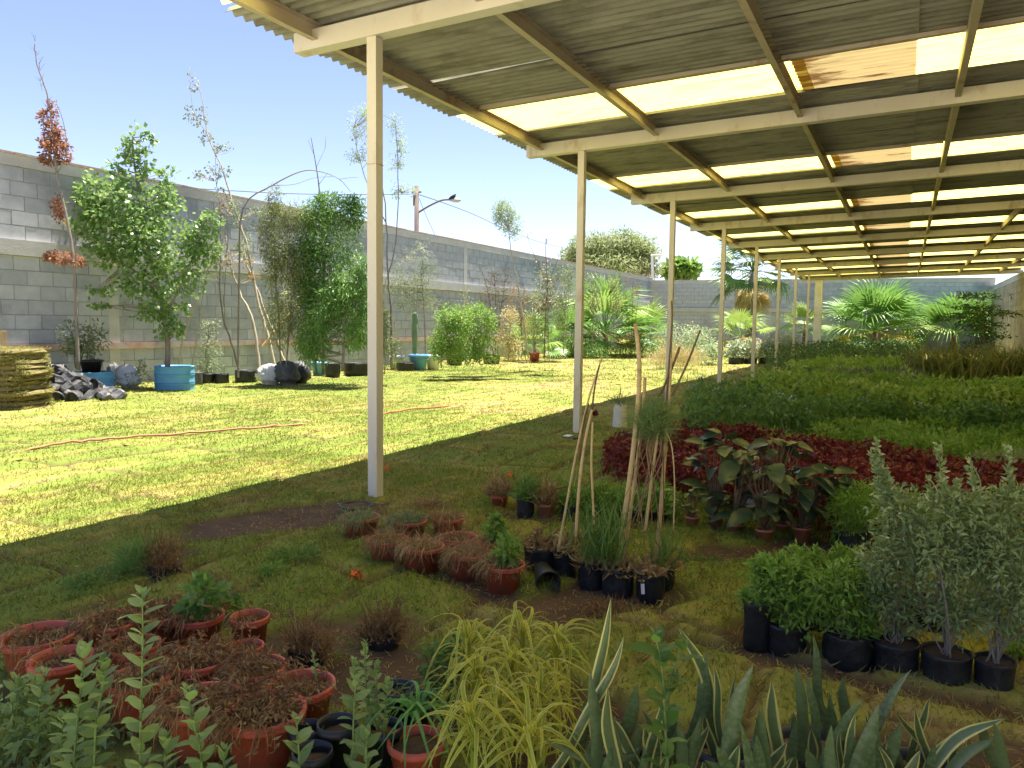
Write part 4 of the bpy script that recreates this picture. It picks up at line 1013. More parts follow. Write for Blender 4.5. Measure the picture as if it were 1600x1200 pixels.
for i, (px, lab, ex) in enumerate(((1150, 'white flowered bush in the dark planter row, leftmost', 'flower_white'), (1172, 'pink flowered bush in the dark planter row, second from the left', 'flower_pink'), (1196, 'pale bush in the dark planter row, third from the left', 'flower_white'), (1218, 'pink and red flowered bush in the dark planter row, fourth from the left', 'flower_pink'), (1238, 'pale bush in the dark planter row, rightmost near the posts', 'flower_white'))):
    t = bush('flower_bush', lab, 'shrub', (px, 570), [(px, 550, 15, 13), (px+4, 540-i*2, 12, 12), (px-6, 545, 10, 10)], 'leaf_pale', 700, .085, .045, extra=(ex, 70, .09, .08), group='flower bushes at the far edge')
    c = np.array(t.location); r = .22; growbag(t, (c[0], c[1], 0), r, .22, 'black_bag', n=12)
bush('dark_tiered_shrub', 'dark shrub with level tiers silhouetted by the right wall', 'shrub', (1545, 600), [(1535, 462, 40, 5), (1520, 478, 40, 5), (1550, 490, 40, 5), (1510, 495, 40, 6), (1535, 508, 36, 6), (1550, 525, 30, 6), (1530, 540, 26, 8)], 'leaf_dark', 1600, .12, .045, zc=24.0, clumps=10, droop=.1)
b = MB(); b.tube(wig(pxpath([(1545, 600), (1540, 540), (1538, 500), (1535, 460)], 24.0)), [.03, .01], 5)
for y in (462, 478, 490, 495, 508, 525, 540):
    for sg in (-1, 1): b.tube(pxpath([(1539, y+6), (1538+sg*32, y-2)], 24.0), [.008, .003], 4, cap=False)
b.build('stems', 'bark_brown', [o for o in COL.objects if o.name.startswith('dark_tiered')][0])

# ---------------------------------------------------------------- beds under the shelter
def in_poly(X, Y, poly):
    ins = np.zeros(len(X), bool); j = len(poly)-1
    for i in range(len(poly)):
        xi, yi = poly[i][:2]; xj, yj = poly[j][:2]
        c = ((yi > Y) != (yj > Y)) & (X < (xj-xi)*(Y-yi)/(yj-yi+1e-12)+xi); ins ^= c; j = i
    return ins
def bed(name, label, pix, top, n, L, W, leaf, kind='diamond', flower=None, mound=.35, dens_h=.5, upright=.3, seed=0, rows=0.0):
    poly = [G(x, y, top*.9) for x, y in pix]; poly = np.array(poly); lo, hi = poly.min(0), poly.max(0)
    m_ = int(n*(4.5 if rows else 2.4)); X, Y = RNG.uniform(lo[0], hi[0], m_), RNG.uniform(lo[1], hi[1], m_)
    ok = in_poly(X, Y, poly) & (X < RX-.05)
    if rows:                                          # plants stand in bags on a loose grid: crowns with gaps between
        cx_, cy_ = np.round(X/rows+.3*np.floor(Y/rows)), np.round(Y/rows)
        ccx = (cx_-.3*np.floor(Y/rows)+.35*(_h(cx_, cy_, 5)-.5))*rows; ccy = (cy_+.35*(_h(cx_, cy_, 6)-.5))*rows
        dd = np.hypot(X-ccx, Y-ccy)/rows; ok &= RNG.random(len(X)) < np.clip(1.25-1.7*dd, .03, 1)
    X, Y = X[ok][:n], Y[ok][:n]; k = len(X)
    hh_ = fbm(X, Y, .28, 80+seed) if not rows else .45*fbm(X, Y, .2, 80+seed)+.55*_h(np.round(X/rows+.3*np.floor(Y/rows)), np.round(Y/rows), 9)
    H = top*(1-mound+2*mound*hh_)*(.9+.2*vnoise(X, Y, 1.2, 81+seed))
    Z = H*(1-dens_h*RNG.random(k)**2)
    D = rdir(k)+np.array([0, 0, upright]); mb = MB()
    rnd = np.clip(.6*fbm(X, Y, .5, 90+seed)+.55*RNG.random(k)-.05, 0, 1) if not rows else np.clip(.55*_h(np.round(X/rows+.3*np.floor(Y/rows)), np.round(Y/rows), 19)+.5*RNG.random(k), 0, 1)
    mb.cloud(kind, np.stack([X, Y, Z], 1), D, rdir(k)+np.array([0, 0, .8]), RNG.uniform(.6, 1.3, k)*L, RNG.uniform(.7, 1.2, k)*W, rnd=rnd)
    mats = [leaf]
    if flower:
        fn, fl_, fm = flower; idx = RNG.integers(0, k, fn); kk = 5
        C = np.repeat(np.stack([X[idx], Y[idx], H[idx]+.03], 1), kk, 0)+RNG.normal(0, .015, (fn*kk, 3))
        mb.cloud('diamond', C, rdir(fn*kk)+np.array([0, 0, .4]), rdir(fn*kk), fl_, fl_*.8, mi=1); mats.append(fm)
    # dark undergrowth stems keep the sides closed
    ns = max(200, k//14); idx = RNG.integers(0, k, ns); P0 = np.stack([X[idx], Y[idx], np.zeros(ns)], 1)
    mb.cloud('spike', P0, rdir(ns)*.25+np.array([0, 0, 1.0]), rdir(ns), H[idx], .012)
    return tag(mb.build(name, mats), label, 'plant bed', kind='stuff')
bed('red_bed', 'dense bed of dark red leaved bedding plants under the shelter', [(948, 684), (985, 670), (1080, 664), (1200, 678), (1300, 690), (1450, 712), (1640, 742), (1720, 812), (1450, 806), (1300, 786), (1150, 756), (1010, 728), (945, 712)],  .24, 24000, .046, .030, 'leaf_red', mound=.40, upright=.1, dens_h=.75, rows=.22)
bed('plumbago_bed', 'green bed dotted with pale blue flowers behind the red bed', [(1062, 642), (1085, 614), (1180, 600), (1400, 612), (1680, 630), (1680, 664), (1400, 642), (1200, 650), (1060, 655)], .38, 17000, .075, .034, 'leaf_plumbago', flower=(70, .028, 'flower_pale'), mound=.55, upright=.5, dens_h=.85, seed=1, rows=.42)
bed('light_bed', 'lighter yellow green strip along the back of the blue flowered bed', [(1160, 606), (1200, 592), (1450, 600), (1680, 614), (1680, 632), (1400, 618), (1220, 612)], .54, 6500, .08, .038, 'leaf_bedlight', flower=(16, .026, 'flower_pale'), mound=.32, upright=.5, dens_h=.6, seed=2, rows=.36)
bed('fine_green_bed', 'low fine leaved green strip just behind the red bed', [(1265, 672), (1300, 655), (1400, 648), (1680, 672), (1680, 728), (1480, 704), (1300, 684)], .22, 10000, .06, .024, 'leaf_bed', mound=.5, upright=.6, dens_h=.7, seed=3, rows=.32)
bed('silver_patch', 'small silvery ground cover patch at the right end of the red bed', [(1510, 712), (1600, 706), (1620, 722), (1540, 726)], .26, 900, .05, .03, 'leaf_sage', mound=.2, seed=4)
bed('purple_grey_bed', 'dull grey green strip of plants in front of the dark hedge', [(1205, 598), (1222, 584), (1425, 581), (1455, 598)], .42, 7000, .075, .03, 'leaf_bedgrey', flower=(12, .035, 'flower_pale'), mound=.3, upright=.4, seed=5, rows=.4)
bed('bright_strip', 'bright green strip of plants at the foot of the dark hedge', [(1226, 582), (1236, 566), (1400, 564), (1425, 578)], .50, 5000, .085, .045, 'leaf_bedlight', mound=.3, seed=6, rows=.4)
bed('dark_hedge', 'dark green hedge of plants toward the far end of the shelter', [(1196, 562), (1205, 550), (1290, 538), (1440, 542), (1440, 557), (1300, 556), (1240, 566)], .46, 9000, .11, .05, 'leaf_hedge', mound=.9, upright=.4, dens_h=.9, seed=7, rows=.95)
bed('bright_edge', 'sparse orange green edging plants at the back of the red bed', [(1110, 668), (1120, 662), (1290, 682), (1280, 690)], .22, 700, .06, .015, 'leaf_bright', kind='blade', upright=1.0, seed=8)
# strap leaved plants by the right wall
for i in range(15):
    px = 1432+i*12.5+rv(-4, 4); yb = 606+rv(-6, 8)+(i*.8); c = G(px, yb); zc = depth(c); k_ = zc/FOC
    if c[0] > RX-.2: c[0] = RX-.25
    t = thing('strap_leaf_plant', f'dark strap leaved plant by the right wall, {["first", "second", "third", "fourth", "fifth", "sixth", "seventh", "eighth", "ninth", "tenth", "eleventh", "twelfth", "thirteenth", "fourteenth", "fifteenth"][i]} from the left', 'plant', c, 'strap leaved row')
    b = MB(); m_ = 70; D = rdir(m_)*.42+np.array([0, 0, 1.0])
    b.cloud('curl', np.tile(c, (m_, 1))+RNG.normal(0, .06, (m_, 3))*np.array([1, 1, 0]), D, rdir(m_), RNG.uniform(46, 84, m_)*k_, .032); b.build('leaves', 'leaf_strap', t)

# ---------------------------------------------------------------- red pots with dried plants
def tangle(mb, c, r, h, n, L, W, droop=.3, mi=0, up=.5, kind='curl', over=1.15):
    a = RNG.uniform(0, 2*math.pi, n); rr = r*np.sqrt(RNG.random(n))*over
    P = np.stack([c[0]+rr*np.cos(a), c[1]+rr*np.sin(a), c[2]+h*RNG.random(n)**1.6*(1-.5*(rr/r)**2)], 1)
    D = rdir(n)*.9+np.stack([np.cos(a), np.sin(a), np.zeros(n)], 1)*(rr/r)[:, None]*.7+np.array([0, 0, up-droop])
    mb.cloud(kind, P, D, rdir(n), RNG.uniform(.5, 1.3, n)*L, RNG.uniform(.7, 1.3, n)*W, mi=mi)
def red_pot(label, px, py, rpx, hz=.17, group='red pots with dried plants', dead=420, h=.10, L=.11, mat='red_pot', leaf='leaf_brown', green=0, cat='potted plant', bare=False, spill=True, name='red_pot_plant', gl=('leaf_green', .05, .03)):
    c = G(px, py, hz); zc = depth(c); r = rpx*zc/FOC/1.06
    t = thing(name, label, cat, (c[0], c[1], 0), group)
    po = pot(t, (c[0], c[1], 0), r, hz, mat, n=24)
    b = MB(); b.lathe([(r*1.05, hz*.995), (r*1.085, hz*1.0), (r*1.09, hz*.96), (r*1.06, hz*.93)], 28, (c[0], c[1], 0)); b.build('rim', mat, t, smooth=True).parent = po
    if dead:
        b = MB(); nd = int(dead*1.5); wiry = (leaf == 'leaf_brown')
        if wiry:
            for i in range(max(8, dead//12)):                    # wiry dead stems arching out of the pot
                a0 = rv(0, 6.28); r0 = r*.6*math.sqrt(random.random()); ln = rv(.6, 1.25)*L; a1 = a0+rv(-.9, .9); e = rv(-.1, 1.0)
                p0 = np.array([c[0]+r0*math.cos(a0), c[1]+r0*math.sin(a0), hz*.82]); d = np.array([math.cos(a1)*math.cos(e), math.sin(a1)*math.cos(e), math.sin(e)])
                st = wig([p0, p0+d*ln*.5+np.array([0, 0, .02]), p0+d*ln+np.array([0, 0, -.25*ln*rv(0, 1)])], .002, 3); b.tube(st, [.0016, .0009], 3, cap=False)
                k = 14; P = st[RNG.integers(0, len(st), k)]+RNG.normal(0, .006, (k, 3)); b.cloud('diamond', P, rdir(k)+np.array([0, 0, -.3]), rdir(k), RNG.uniform(.010, .028, k), RNG.uniform(.004, .010, k))
            tangle(b, (c[0], c[1], hz*.84), r*.86, h*.5, nd//3, L*.4, .0028, .25, over=1.0)
        else:
            tangle(b, (c[0], c[1], hz*.84), r*.88, h*.75, nd, L*.7, .0026, .35, over=1.0); tangle(b, (c[0], c[1], hz*.86), r*.7, h*.8, nd//2, L*.5, .0022, 0, up=.5, kind='blade', over=1.0)
        k = int(nd*1.6); q = ball(k, .5)*np.array([r*.85, r*.85, h*.45])+np.array([c[0], c[1], hz*.86]); q[:, 2] = np.maximum(q[:, 2], hz*.83)
        b.cloud('diamond', q, rdir(k), rdir(k), RNG.uniform(.008, .026, k), RNG.uniform(.004, .010, k))
        if spill:
            k = dead//3; a = rv(3.6, 5.2)+RNG.normal(0, .7, k); P = np.stack([c[0]+r*1.02*np.cos(a), c[1]+r*1.02*np.sin(a), hz+.01+RNG.uniform(-.005, .02, k)], 1)
            D = np.stack([np.cos(a)*.6, np.sin(a)*.6, np.full(k, -1.0)], 1)+rdir(k)*.4; b.cloud('curl', P, D, rdir(k)+np.array([0, 0, 1.0]), RNG.uniform(.03, .11, k), .0026)
        b.build('dried_foliage', leaf, t)
    if green:
        b = MB(); foliage(b, [((c[0]+r*.2, c[1], hz+.05), r*.7, .07, r*.6)], green, gl[1], gl[2], clumps=6); b.build('green_shoots', gl[0], t)
    return t
FGP = [(60, 990, 54, 'leftmost red pot in the foreground, half bare soil with a dry clump', 190), (95, 1026, 46, 'low red pot second from the left in the foreground, mostly bare soil', 60),
       (170, 968, 46, 'red pot with straw colored dead grass behind the leftmost red pots', 420), (208, 1006, 40, 'red pot buried under dry stalks behind the tall leafy sprig', 360), (215, 1058, 46, 'red pot behind the tall leafy sprig with brown dead leaves', 330),
       (308, 1026, 52, 'large red pot heaped with brown dried foliage in the middle of the cluster', 620), (318, 1092, 60, 'large front red pot filled with a brown dried mat', 640), (412, 1108, 64, 'frontmost red pot with dead stems spilling over its rim', 760),
       (470, 1068, 52, 'red pot with bare soil and a wilted sprig, right end of the cluster', 190), (402, 1040, 44, 'red pot behind the frontmost one with dry curled stalks', 420), (250, 955, 42, 'red pot at the back of the cluster hidden by dead stems', 420),
       (390, 962, 30, 'half empty red pot showing only its left rim at the back', 60), (310, 960, 38, 'back red pot with a few fresh green leaves among dead stalks', 260), (385, 1008, 26, 'small red pot rim peeking out under brown clumps', 90)]
for px, py, r, lab, dn in FGP:
    red_pot(lab, px, py, r, dead=dn, green=(160 if 'green' in lab else 0), L=.10, h=.11 if dn > 300 else .05)
MIDP = [(563, 806, 30, 'red pot nearest the first post base with a grey green mat', 420, 'leaf_olive'), (606, 842, 32, 'middle row red pot with straw hanging over the front', 420, 'leaf_dry'), (660, 852, 34, 'middle row red pot fully covered by dead straw', 560, 'leaf_dry'),
        (716, 838, 30, 'red pot with dark soil behind the straw covered one', 160, 'leaf_dry'), (733, 862, 34, 'red pot draped with long dry strands in the middle row', 560, 'leaf_dry'), (786, 880, 34, 'red pot with strands falling like hair, beside the black bags', 560, 'leaf_dry'),
        (700, 808, 26, 'back red pot of the middle row beside the turf edge', 320, 'leaf_dry'), (640, 812, 28, 'back red pot of the middle row covered in dry green straw', 420, 'leaf_olive'), (770, 846, 26, 'red pot with fresh green sprouts in the middle row', 160, 'leaf_dry')]
for px, py, r, lab, dn, lf in MIDP:
    red_pot(lab, px, py, r, hz=.13, dead=int(dn*.75), leaf=lf, green=(220 if 'sprouts' in lab or 'hair' in lab else 0), L=.10, h=.05, group='red pots in the middle row', gl=('leaf_bright', .04, .025))
c = G(556, 803); t = thing('black_tub', 'dark tray beside the first post base behind the red pots', 'tray', c); pot(t, (c[0], c[1], 0), .10, .06, 'black_pot')
# brown dried bushes standing between the pots
def dry_clump(label, px, py, rx, ry, leaf='leaf_brown', n=900, bag=True, name='dried_bush', W=.004, L=.07, up=1.4):
    c = G(px, py); zc = depth(c); k = zc/FOC; t = thing(name, label, 'dried plant', c)
    b = MB(); m_ = n; kc = 12; cc_ = ball(kc, .5)*np.array([.75, .75, .7]); cc_[:, 2] = np.abs(cc_[:, 2])+.1; idx = RNG.integers(0, kc, m_)
    q = cc_[idx]+RNG.normal(0, .22, (m_, 3)); q[:, 2] = np.abs(q[:, 2])
    P = c+np.stack([q[:, 0]*rx*k, q[:, 1]*rx*k*.7, (.04 if bag else .0)+q[:, 2]*ry*k*(1.0 if bag else .7)], 1)
    D = nrm(P-(c-np.array([0, 0, .05])))*.6+rdir(m_)*.8+np.array([0, 0, up*.3]); b.cloud('blade', P, D, rdir(m_), RNG.uniform(.3, 1.1, m_)*L*.6, W*.7)
    b.cloud('diamond', P[::2], rdir(len(P[::2])), rdir(len(P[::2])), RNG.uniform(.006, .02, len(P[::2])), .006)
    for i in range(24 if bag else 5):
        a = rv(0, 6.28); e = c+np.array([math.cos(a)*rx*k*rv(.2, .9), math.sin(a)*rx*k*rv(.2, .9), (.1+ry*k*rv(.6, 1.1)) if bag else rv(.02, .05)]); b.tube(wig([c+np.array([0, 0, .05]), (c+e)/2+RNG.normal(0, .01, 3), e]), [.003, .0012], 3, cap=False)
    b.build('dry_stems', leaf, t)
    if bag: growbag(t, (c[0], c[1], 0), rx*k*.5, .07, 'black_bag', n=14)
dry_clump('reddish brown dried bush at the back of the foreground cluster', 258, 905, 52, 50, n=1300)
dry_clump('brown dried bush left of the leafy green sprout', 480, 1040, 58, 44, n=1300)
dry_clump('brown dried bush beside the yellow green turf, right of its twin', 598, 1012, 54, 44, n=1300)
dry_clump('low dry straw heap behind the middle row of pots', 660, 800, 60, 26, 'leaf_dry', 700, False, 'straw_heap', W=.006, L=.12, up=.2)
dry_clump('dry brown straggle between the back pots of the foreground cluster', 330, 935, 90, 26, 'leaf_brown', 900, False, 'straw_heap', L=.10, up=.3)
dry_clump('pile of reddish brown dead needles in front of the cane bags', 952, 958, 66, 18, 'leaf_brown', 1200, False, 'straw_heap', L=.09, up=.0)
bush('grass_tuft', 'fine blue green grass tuft at the back of the foreground pots', 'grass', (215, 905), [(212, 885, 30, 30)], 'leaf_green', 420, .10, .004, kind='blade', droop=-.8)
bush('green_weed', 'fresh green weed growing between the red pots', 'weeds', (355, 985), [(345, 935, 26, 16), (330, 955, 16, 14)], 'leaf_green', 260, .035, .022)
bush('green_weed', 'low green weed on the bare soil behind the cluster', 'weeds', (470, 880), [(465, 868, 46, 12)], 'leaf_green', 420, .05, .008)
bush('green_weed', 'yellow green weed sprouting on the turf edge', 'weeds', (430, 905), [(430, 895, 18, 14)], 'leaf_bright', 160, .04, .012)

# ---------------------------------------------------------------- empty black pots in front
for (px, py, r, hz, lab) in ((620, 1074, 28, .15, 'empty black pot with dry weeds in its soil'), (653, 1086, 20, .14, 'small black pot right of the weedy one'), (527, 1128, 30, .17, 'black pot half hidden between the red pots and the sprout'), (600, 1134, 28, .15, 'black pot holding the leafy green sprout'),
                             (478, 1136, 26, .15, 'black pot in the shade under the frontmost red pot'), (488, 1172, 30, .15, 'round black pot at the bottom edge below the red pots')):
    c = G(px, py, hz); r_ = r*depth(c)/FOC
    t = thing('black_pot', lab, 'pot', (c[0], c[1], 0), 'black pots in the foreground'); pot(t, (c[0], c[1], 0), r_, hz, 'black_pot', n=24)
    if 'weeds' in lab:
        b = MB(); tangle(b, (c[0], c[1], hz*.8), r_*.8, .03, 60, .04, .004); b.build('weeds', 'leaf_olive', t)

# ---------------------------------------------------------------- plants with leaves one can pick out
def leaf_mesh(name, mat, L, W, fold=.12, curl=.25, segs=6, shape=lambda t: math.sin(math.pi*min(1, t**.8))**.8, seed=0, wavy=0.0):
    rs = np.random.default_rng(seed); b = MB(); V = []; A = []; r_ = rs.random()
    for i in range(segs+1):
        t_ = i/segs; w_ = W*.5*max(.02, shape(t_)); x = L*t_; z = L*curl*(.55*t_-t_*t_)
        e = fold*w_*2+wavy*W*math.sin(t_*14+seed)
        V += [(x, -w_, z+e), (x, 0, z), (x, w_, z+e-wavy*W)]; A += [(r_, -1, t_), (r_, 0, t_), (r_, 1, t_)]
    q = []
    for k in range(segs): q += [(k*3, k*3+1, k*3+4, k*3+3), (k*3+1, k*3+2, k*3+5, k*3+4)]
    b.quads(V, q, a=A); return mesh_only(b, name, mat, smooth=True)
SPR = [leaf_mesh('leaf', 'leaf_sprig', .042*f, .021*f, seed=i, curl=.1+.15*i/4, segs=5) for i, f in enumerate((1, .85, 1.1, .95))]
def sprig(label, path, zc, every=13, size=1.0, extra_base=True, name='leafy_sprig', lm=None, side=None, group='leafy sprigs in the foreground', rs=.0028):
    """upright stem with leaves in opposite pairs; path from tip to base in photo pixels"""
    if extra_base and lm is None: zc, size = zc*1.2, size*1.2
    pts = pxpath(path, zc); foot = pts[-1].copy(); foot[2] = 0.0
    foot += np.array([rv(-.04, .04), rv(-.04, .04), 0])
    t = thing(name, label, 'plant', foot, group)
    st = wig(pts[::-1], .0, 5) if not extra_base else wig([foot]+pts[::-1], .0, 5)
    b = MB(); b.tube(st, [rs*1.3, rs*.5], 5); b.build('stem', 'leaf_sprig', t, smooth=True)
    seg = np.linalg.norm(np.diff(st, axis=0), axis=1); cum = np.concatenate([[0], np.cumsum(seg)]); tot = cum[-1]
    step = every*zc/FOC; d = .004; k = 0; lm = lm or SPR
    while d < tot-.01:
        s_ = tot-d; p = np.array([np.interp(s_, cum, st[:, i]) for i in range(3)])
        if p[2] < .02: break
        a = k*1.57+rv(-.4, .4); f = min(1.0, .45+d/.07)*size*rv(.85, 1.15)
        for h_ in (0, math.pi):
            inst(random.choice(lm), 'leaf', t, p-foot, (rv(-.4, .4), -rv(.15, .75)+(.0 if d > .03 else -.5), a+h_), f)
        d += step*(.55+.45*min(1, d/.08)); k += 1
    return t
sprig('tallest grey green leafy sprig in the left foreground', [(222, 925), (223, 985), (222, 1060), (220, 1130), (221, 1210)], 1.45, every=17, size=1.15)
sprig('leafy sprig at the left edge near the low red pot', [(22, 1060), (26, 1110), (24, 1160), (30, 1215)], 1.75, every=16)
sprig('leafy sprig left of the tallest one, bending right', [(136, 1010), (128, 1060), (122, 1120), (116, 1210)], 1.5, every=14)
sprig('short leafy sprig between the tallest one and the low red pot', [(165, 1030), (160, 1075), (150, 1130), (145, 1210)], 1.52, every=14)
sprig('leafy sprig in front of the red pot cluster', [(293, 1075), (300, 1120), (312, 1165), (318, 1215)], 1.42, every=15, size=1.05)
sprig('single leafy sprig in front of the frontmost red pot', [(463, 1122), (466, 1160), (468, 1215)], 1.5, every=19, size=1.1)
sprig('leafy sprig standing before the leafy green sprout', [(556, 1062), (553, 1110), (552, 1160), (556, 1215)], 1.55, every=16, size=1.05)
sprig('leafy sprig at the bottom edge under the leafy green sprout', [(575, 1140), (572, 1170), (572, 1215)], 1.5, every=14)
sprig('low leafy sprig in the bottom left corner', [(70, 1050), (62, 1100), (60, 1150), (62, 1215)], 1.7, every=14)
sprig('low leafy sprig right of the bottom left corner', [(100, 1120), (96, 1160), (95, 1215)], 1.6, every=14)
sprig('low leafy sprig at the bottom edge below the tallest one', [(262, 1150), (258, 1180), (255, 1220)], 1.45, every=14)
sprig('low leafy sprig between the bottom edge and the black pots', [(352, 1170), (350, 1190), (350, 1225)], 1.45, every=14)
bush('groundcover_bush', 'leafy grey green mass filling the bottom left corner', 'shrub', (60, 1190), [(40, 1130, 60, 60), (130, 1160, 60, 40), (30, 1090, 40, 36), (200, 1185, 50, 26)], 'leaf_sprig', 620, .034, .016, kind='oval', zc=2.1)
SPO = [leaf_mesh('leaf', 'leaf_sprig', .026*f, .020*f, seed=i+9, curl=.15, segs=4) for i, f in enumerate((1, .8, 1.15))]
for i, (pth, z_) in enumerate((([(572, 1003), (570, 1040), (575, 1090), (590, 1140)], 1.95), ([(590, 1035), (588, 1070), (592, 1105), (596, 1140)], 1.97), ([(552, 1030), (560, 1065), (575, 1105), (594, 1142)], 1.99), ([(608, 1060), (604, 1090), (600, 1142)], 1.93))):
    sprig(['tallest stem of the round leaved green sprout behind the sprigs', 'second stem of the round leaved green sprout, right of the tallest', 'left stem of the round leaved green sprout', 'short right stem of the round leaved green sprout'][i], pth, z_, every=8, lm=SPO, extra_base=False, name='green_sprout', group='round leaved sprout')
sprig('wilted pale sprig rising from the bare red pot', [(488, 1018), (492, 1040), (494, 1062)], 2.15, every=12, lm=SPO, size=.8, extra_base=False, name='wilted_sprig', group='round leaved sprout')

# yellow striped rosettes
def strap_mesh(mat, L, W, rise, seed):
    rs = np.random.default_rng(seed); b = MB(); V = []; A = []; r_ = rs.random(); n = 9
    for i in range(n+1):
        t_ = i/n; x = L*(t_-.22*t_**3); z = rise*L*(1.35*t_-1.95*t_*t_); w_ = W*.5*(1-.85*t_**2.2)*(.7+.3*min(1, t_*5)); y = .03*L*math.sin(t_*3+seed)
        V += [(x, y-w_, z+.3*w_), (x, y, z), (x, y+w_, z+.3*w_)]; A += [(r_, -1, t_), (r_, 0, t_), (r_, 1, t_)]
    q = []
    for k in range(n): q += [(k*3, k*3+1, k*3+4, k*3+3), (k*3+1, k*3+2, k*3+5, k*3+4)]
    b.quads(V, q, a=A); return mesh_only(b, 'leaf', mat, smooth=True)
SPY = [strap_mesh('leaf_spider', .20*f, .0125, h_, i) for i, (f, h_) in enumerate(((1, .9), (.9, 1.2), (1.1, .7), (.8, 1.5), (1.15, 1.0), (.95, .6)))]
SPG = [strap_mesh('leaf_spidergreen', .18*f, .011, h_, i+20) for i, (f, h_) in enumerate(((1, .9), (.9, 1.2), (1.1, .7), (.8, 1.4)))]
RO = [(817, 989, 'topmost yellow striped rosette of the foreground clump'), (870, 1008, 'yellow striped rosette nearest the tall snake plant leaf'), (744, 1053, 'yellow striped rosette at the left middle of the clump'), (843, 1084, 'yellow striped rosette at the right middle of the clump'),
      (780, 1100, 'yellow striped rosette in the centre of the clump'), (739, 1129, 'yellow striped rosette low on the left of the clump'), (829, 1148, 'lowest yellow striped rosette at the bottom edge'), (732, 1005, 'greenish striped rosette at the upper left of the clump'), (800, 1045, 'brightest yellow rosette just under the topmost one')]
for i, (px, py, lab) in enumerate(RO):
    hz = .30-.012*i if i < 2 else .26; c = G(px, py, hz)
    t = thing('striped_rosette', lab, 'plant', (c[0], c[1], 0), 'yellow striped rosettes')
    b = MB(); b.tube([(c[0], c[1], 0.0), (c[0], c[1], hz*.6), (c[0], c[1], hz)], [.008, .006, .007], 6); b.build('stem', 'leaf_spider', t)
    n = 25
    for j in range(n):
        e = .95-1.15*(j/n)+rv(-.12, .12)
        inst(random.choice(SPY), 'leaf', t, (0, 0, hz-.05*(j/n)), (rv(-.5, .5), -e*.8, j*2.4+rv(-.3, .3)), rv(.62, .98))
c = G(651, 1108, .22); t = thing('spider_plant', 'plain green spider plant in a red pot beside the striped clump', 'potted plant', (c[0], c[1], 0)); pot(t, (c[0], c[1], 0), .07, .14, 'red_pot')
for j in range(26): inst(random.choice(SPG), 'leaf', t, (0, 0, .19), (rv(-.5, .5), -(.9-1.1*(j/26)+rv(-.1, .1))*.8, j*2.4), rv(.7, 1.1))
c = G(700, 1080, .05); bush('round_leaf_bush', 'dull green round leaved plant left of the striped clump', 'plant', (690, 1090), [(690, 1050, 36, 44), (715, 1020, 26, 26)], 'leaf_green', 420, .026, .019, kind='oval', zc=depth(c))
b = MB(); p0 = G(770, 1160)
for j in range(260):
    px, py = rv(700, 890), rv(1010, 1180); c = G(px, py, rv(.05, .2)); d = rdir(1)[0]*np.array([1, 1, .5])
    b.cloud('curl', [c], [d], [[0, 0, 1.0]], .12, .008)
t = thing('leaf_thatch', 'tangle of old striped leaves inside the yellow clump', 'plant', p0); b.build('leaves', 'leaf_spider', t)

# snake plants
def snake_leaf(parent, base, tip, W, mat, bend=0.0, twist=.6, face=None):
    base, tip = np.asarray(base), np.asarray(tip); L = np.linalg.norm(tip-base); d = (tip-base)/L
    vd = nrm(base-ORG); sd = nrm(np.cross(d, vd)); n = 12; b = MB(); V = []; A = []; r_ = random.random(); ph = rv(0, 6)
    for i in range(n+1):
        t_ = i/n; p = base+d*L*t_+sd*bend*L*math.sin(t_*math.pi)+sd*.012*L*math.sin(t_*9+ph)
        a = twist*(t_-.5)+.12*math.sin(t_*6+ph); s2 = sd*math.cos(a)+np.cross(d, sd)*math.sin(a); nn = np.cross(s2, d)
        w_ = W*.5*(.72+.5*t_-.28*t_*t_)*(1 if t_ < .6 else max(.015, 1-((t_-.6)/.4)**1.9))
        for u, dz in ((-1, .30), (-.62, .12), (0, 0), (.62, .12), (1, .30)):
            V.append(p+s2*w_*u+nn*w_*dz); A.append((r_, u, t_))
    q = [(k*5+j, k*5+j+1, k*5+j+6, k*5+j+5) for k in range(n) for j in range(4)]
    b.quads(V, q, a=A); return b.build('leaf', mat, parent, smooth=True)
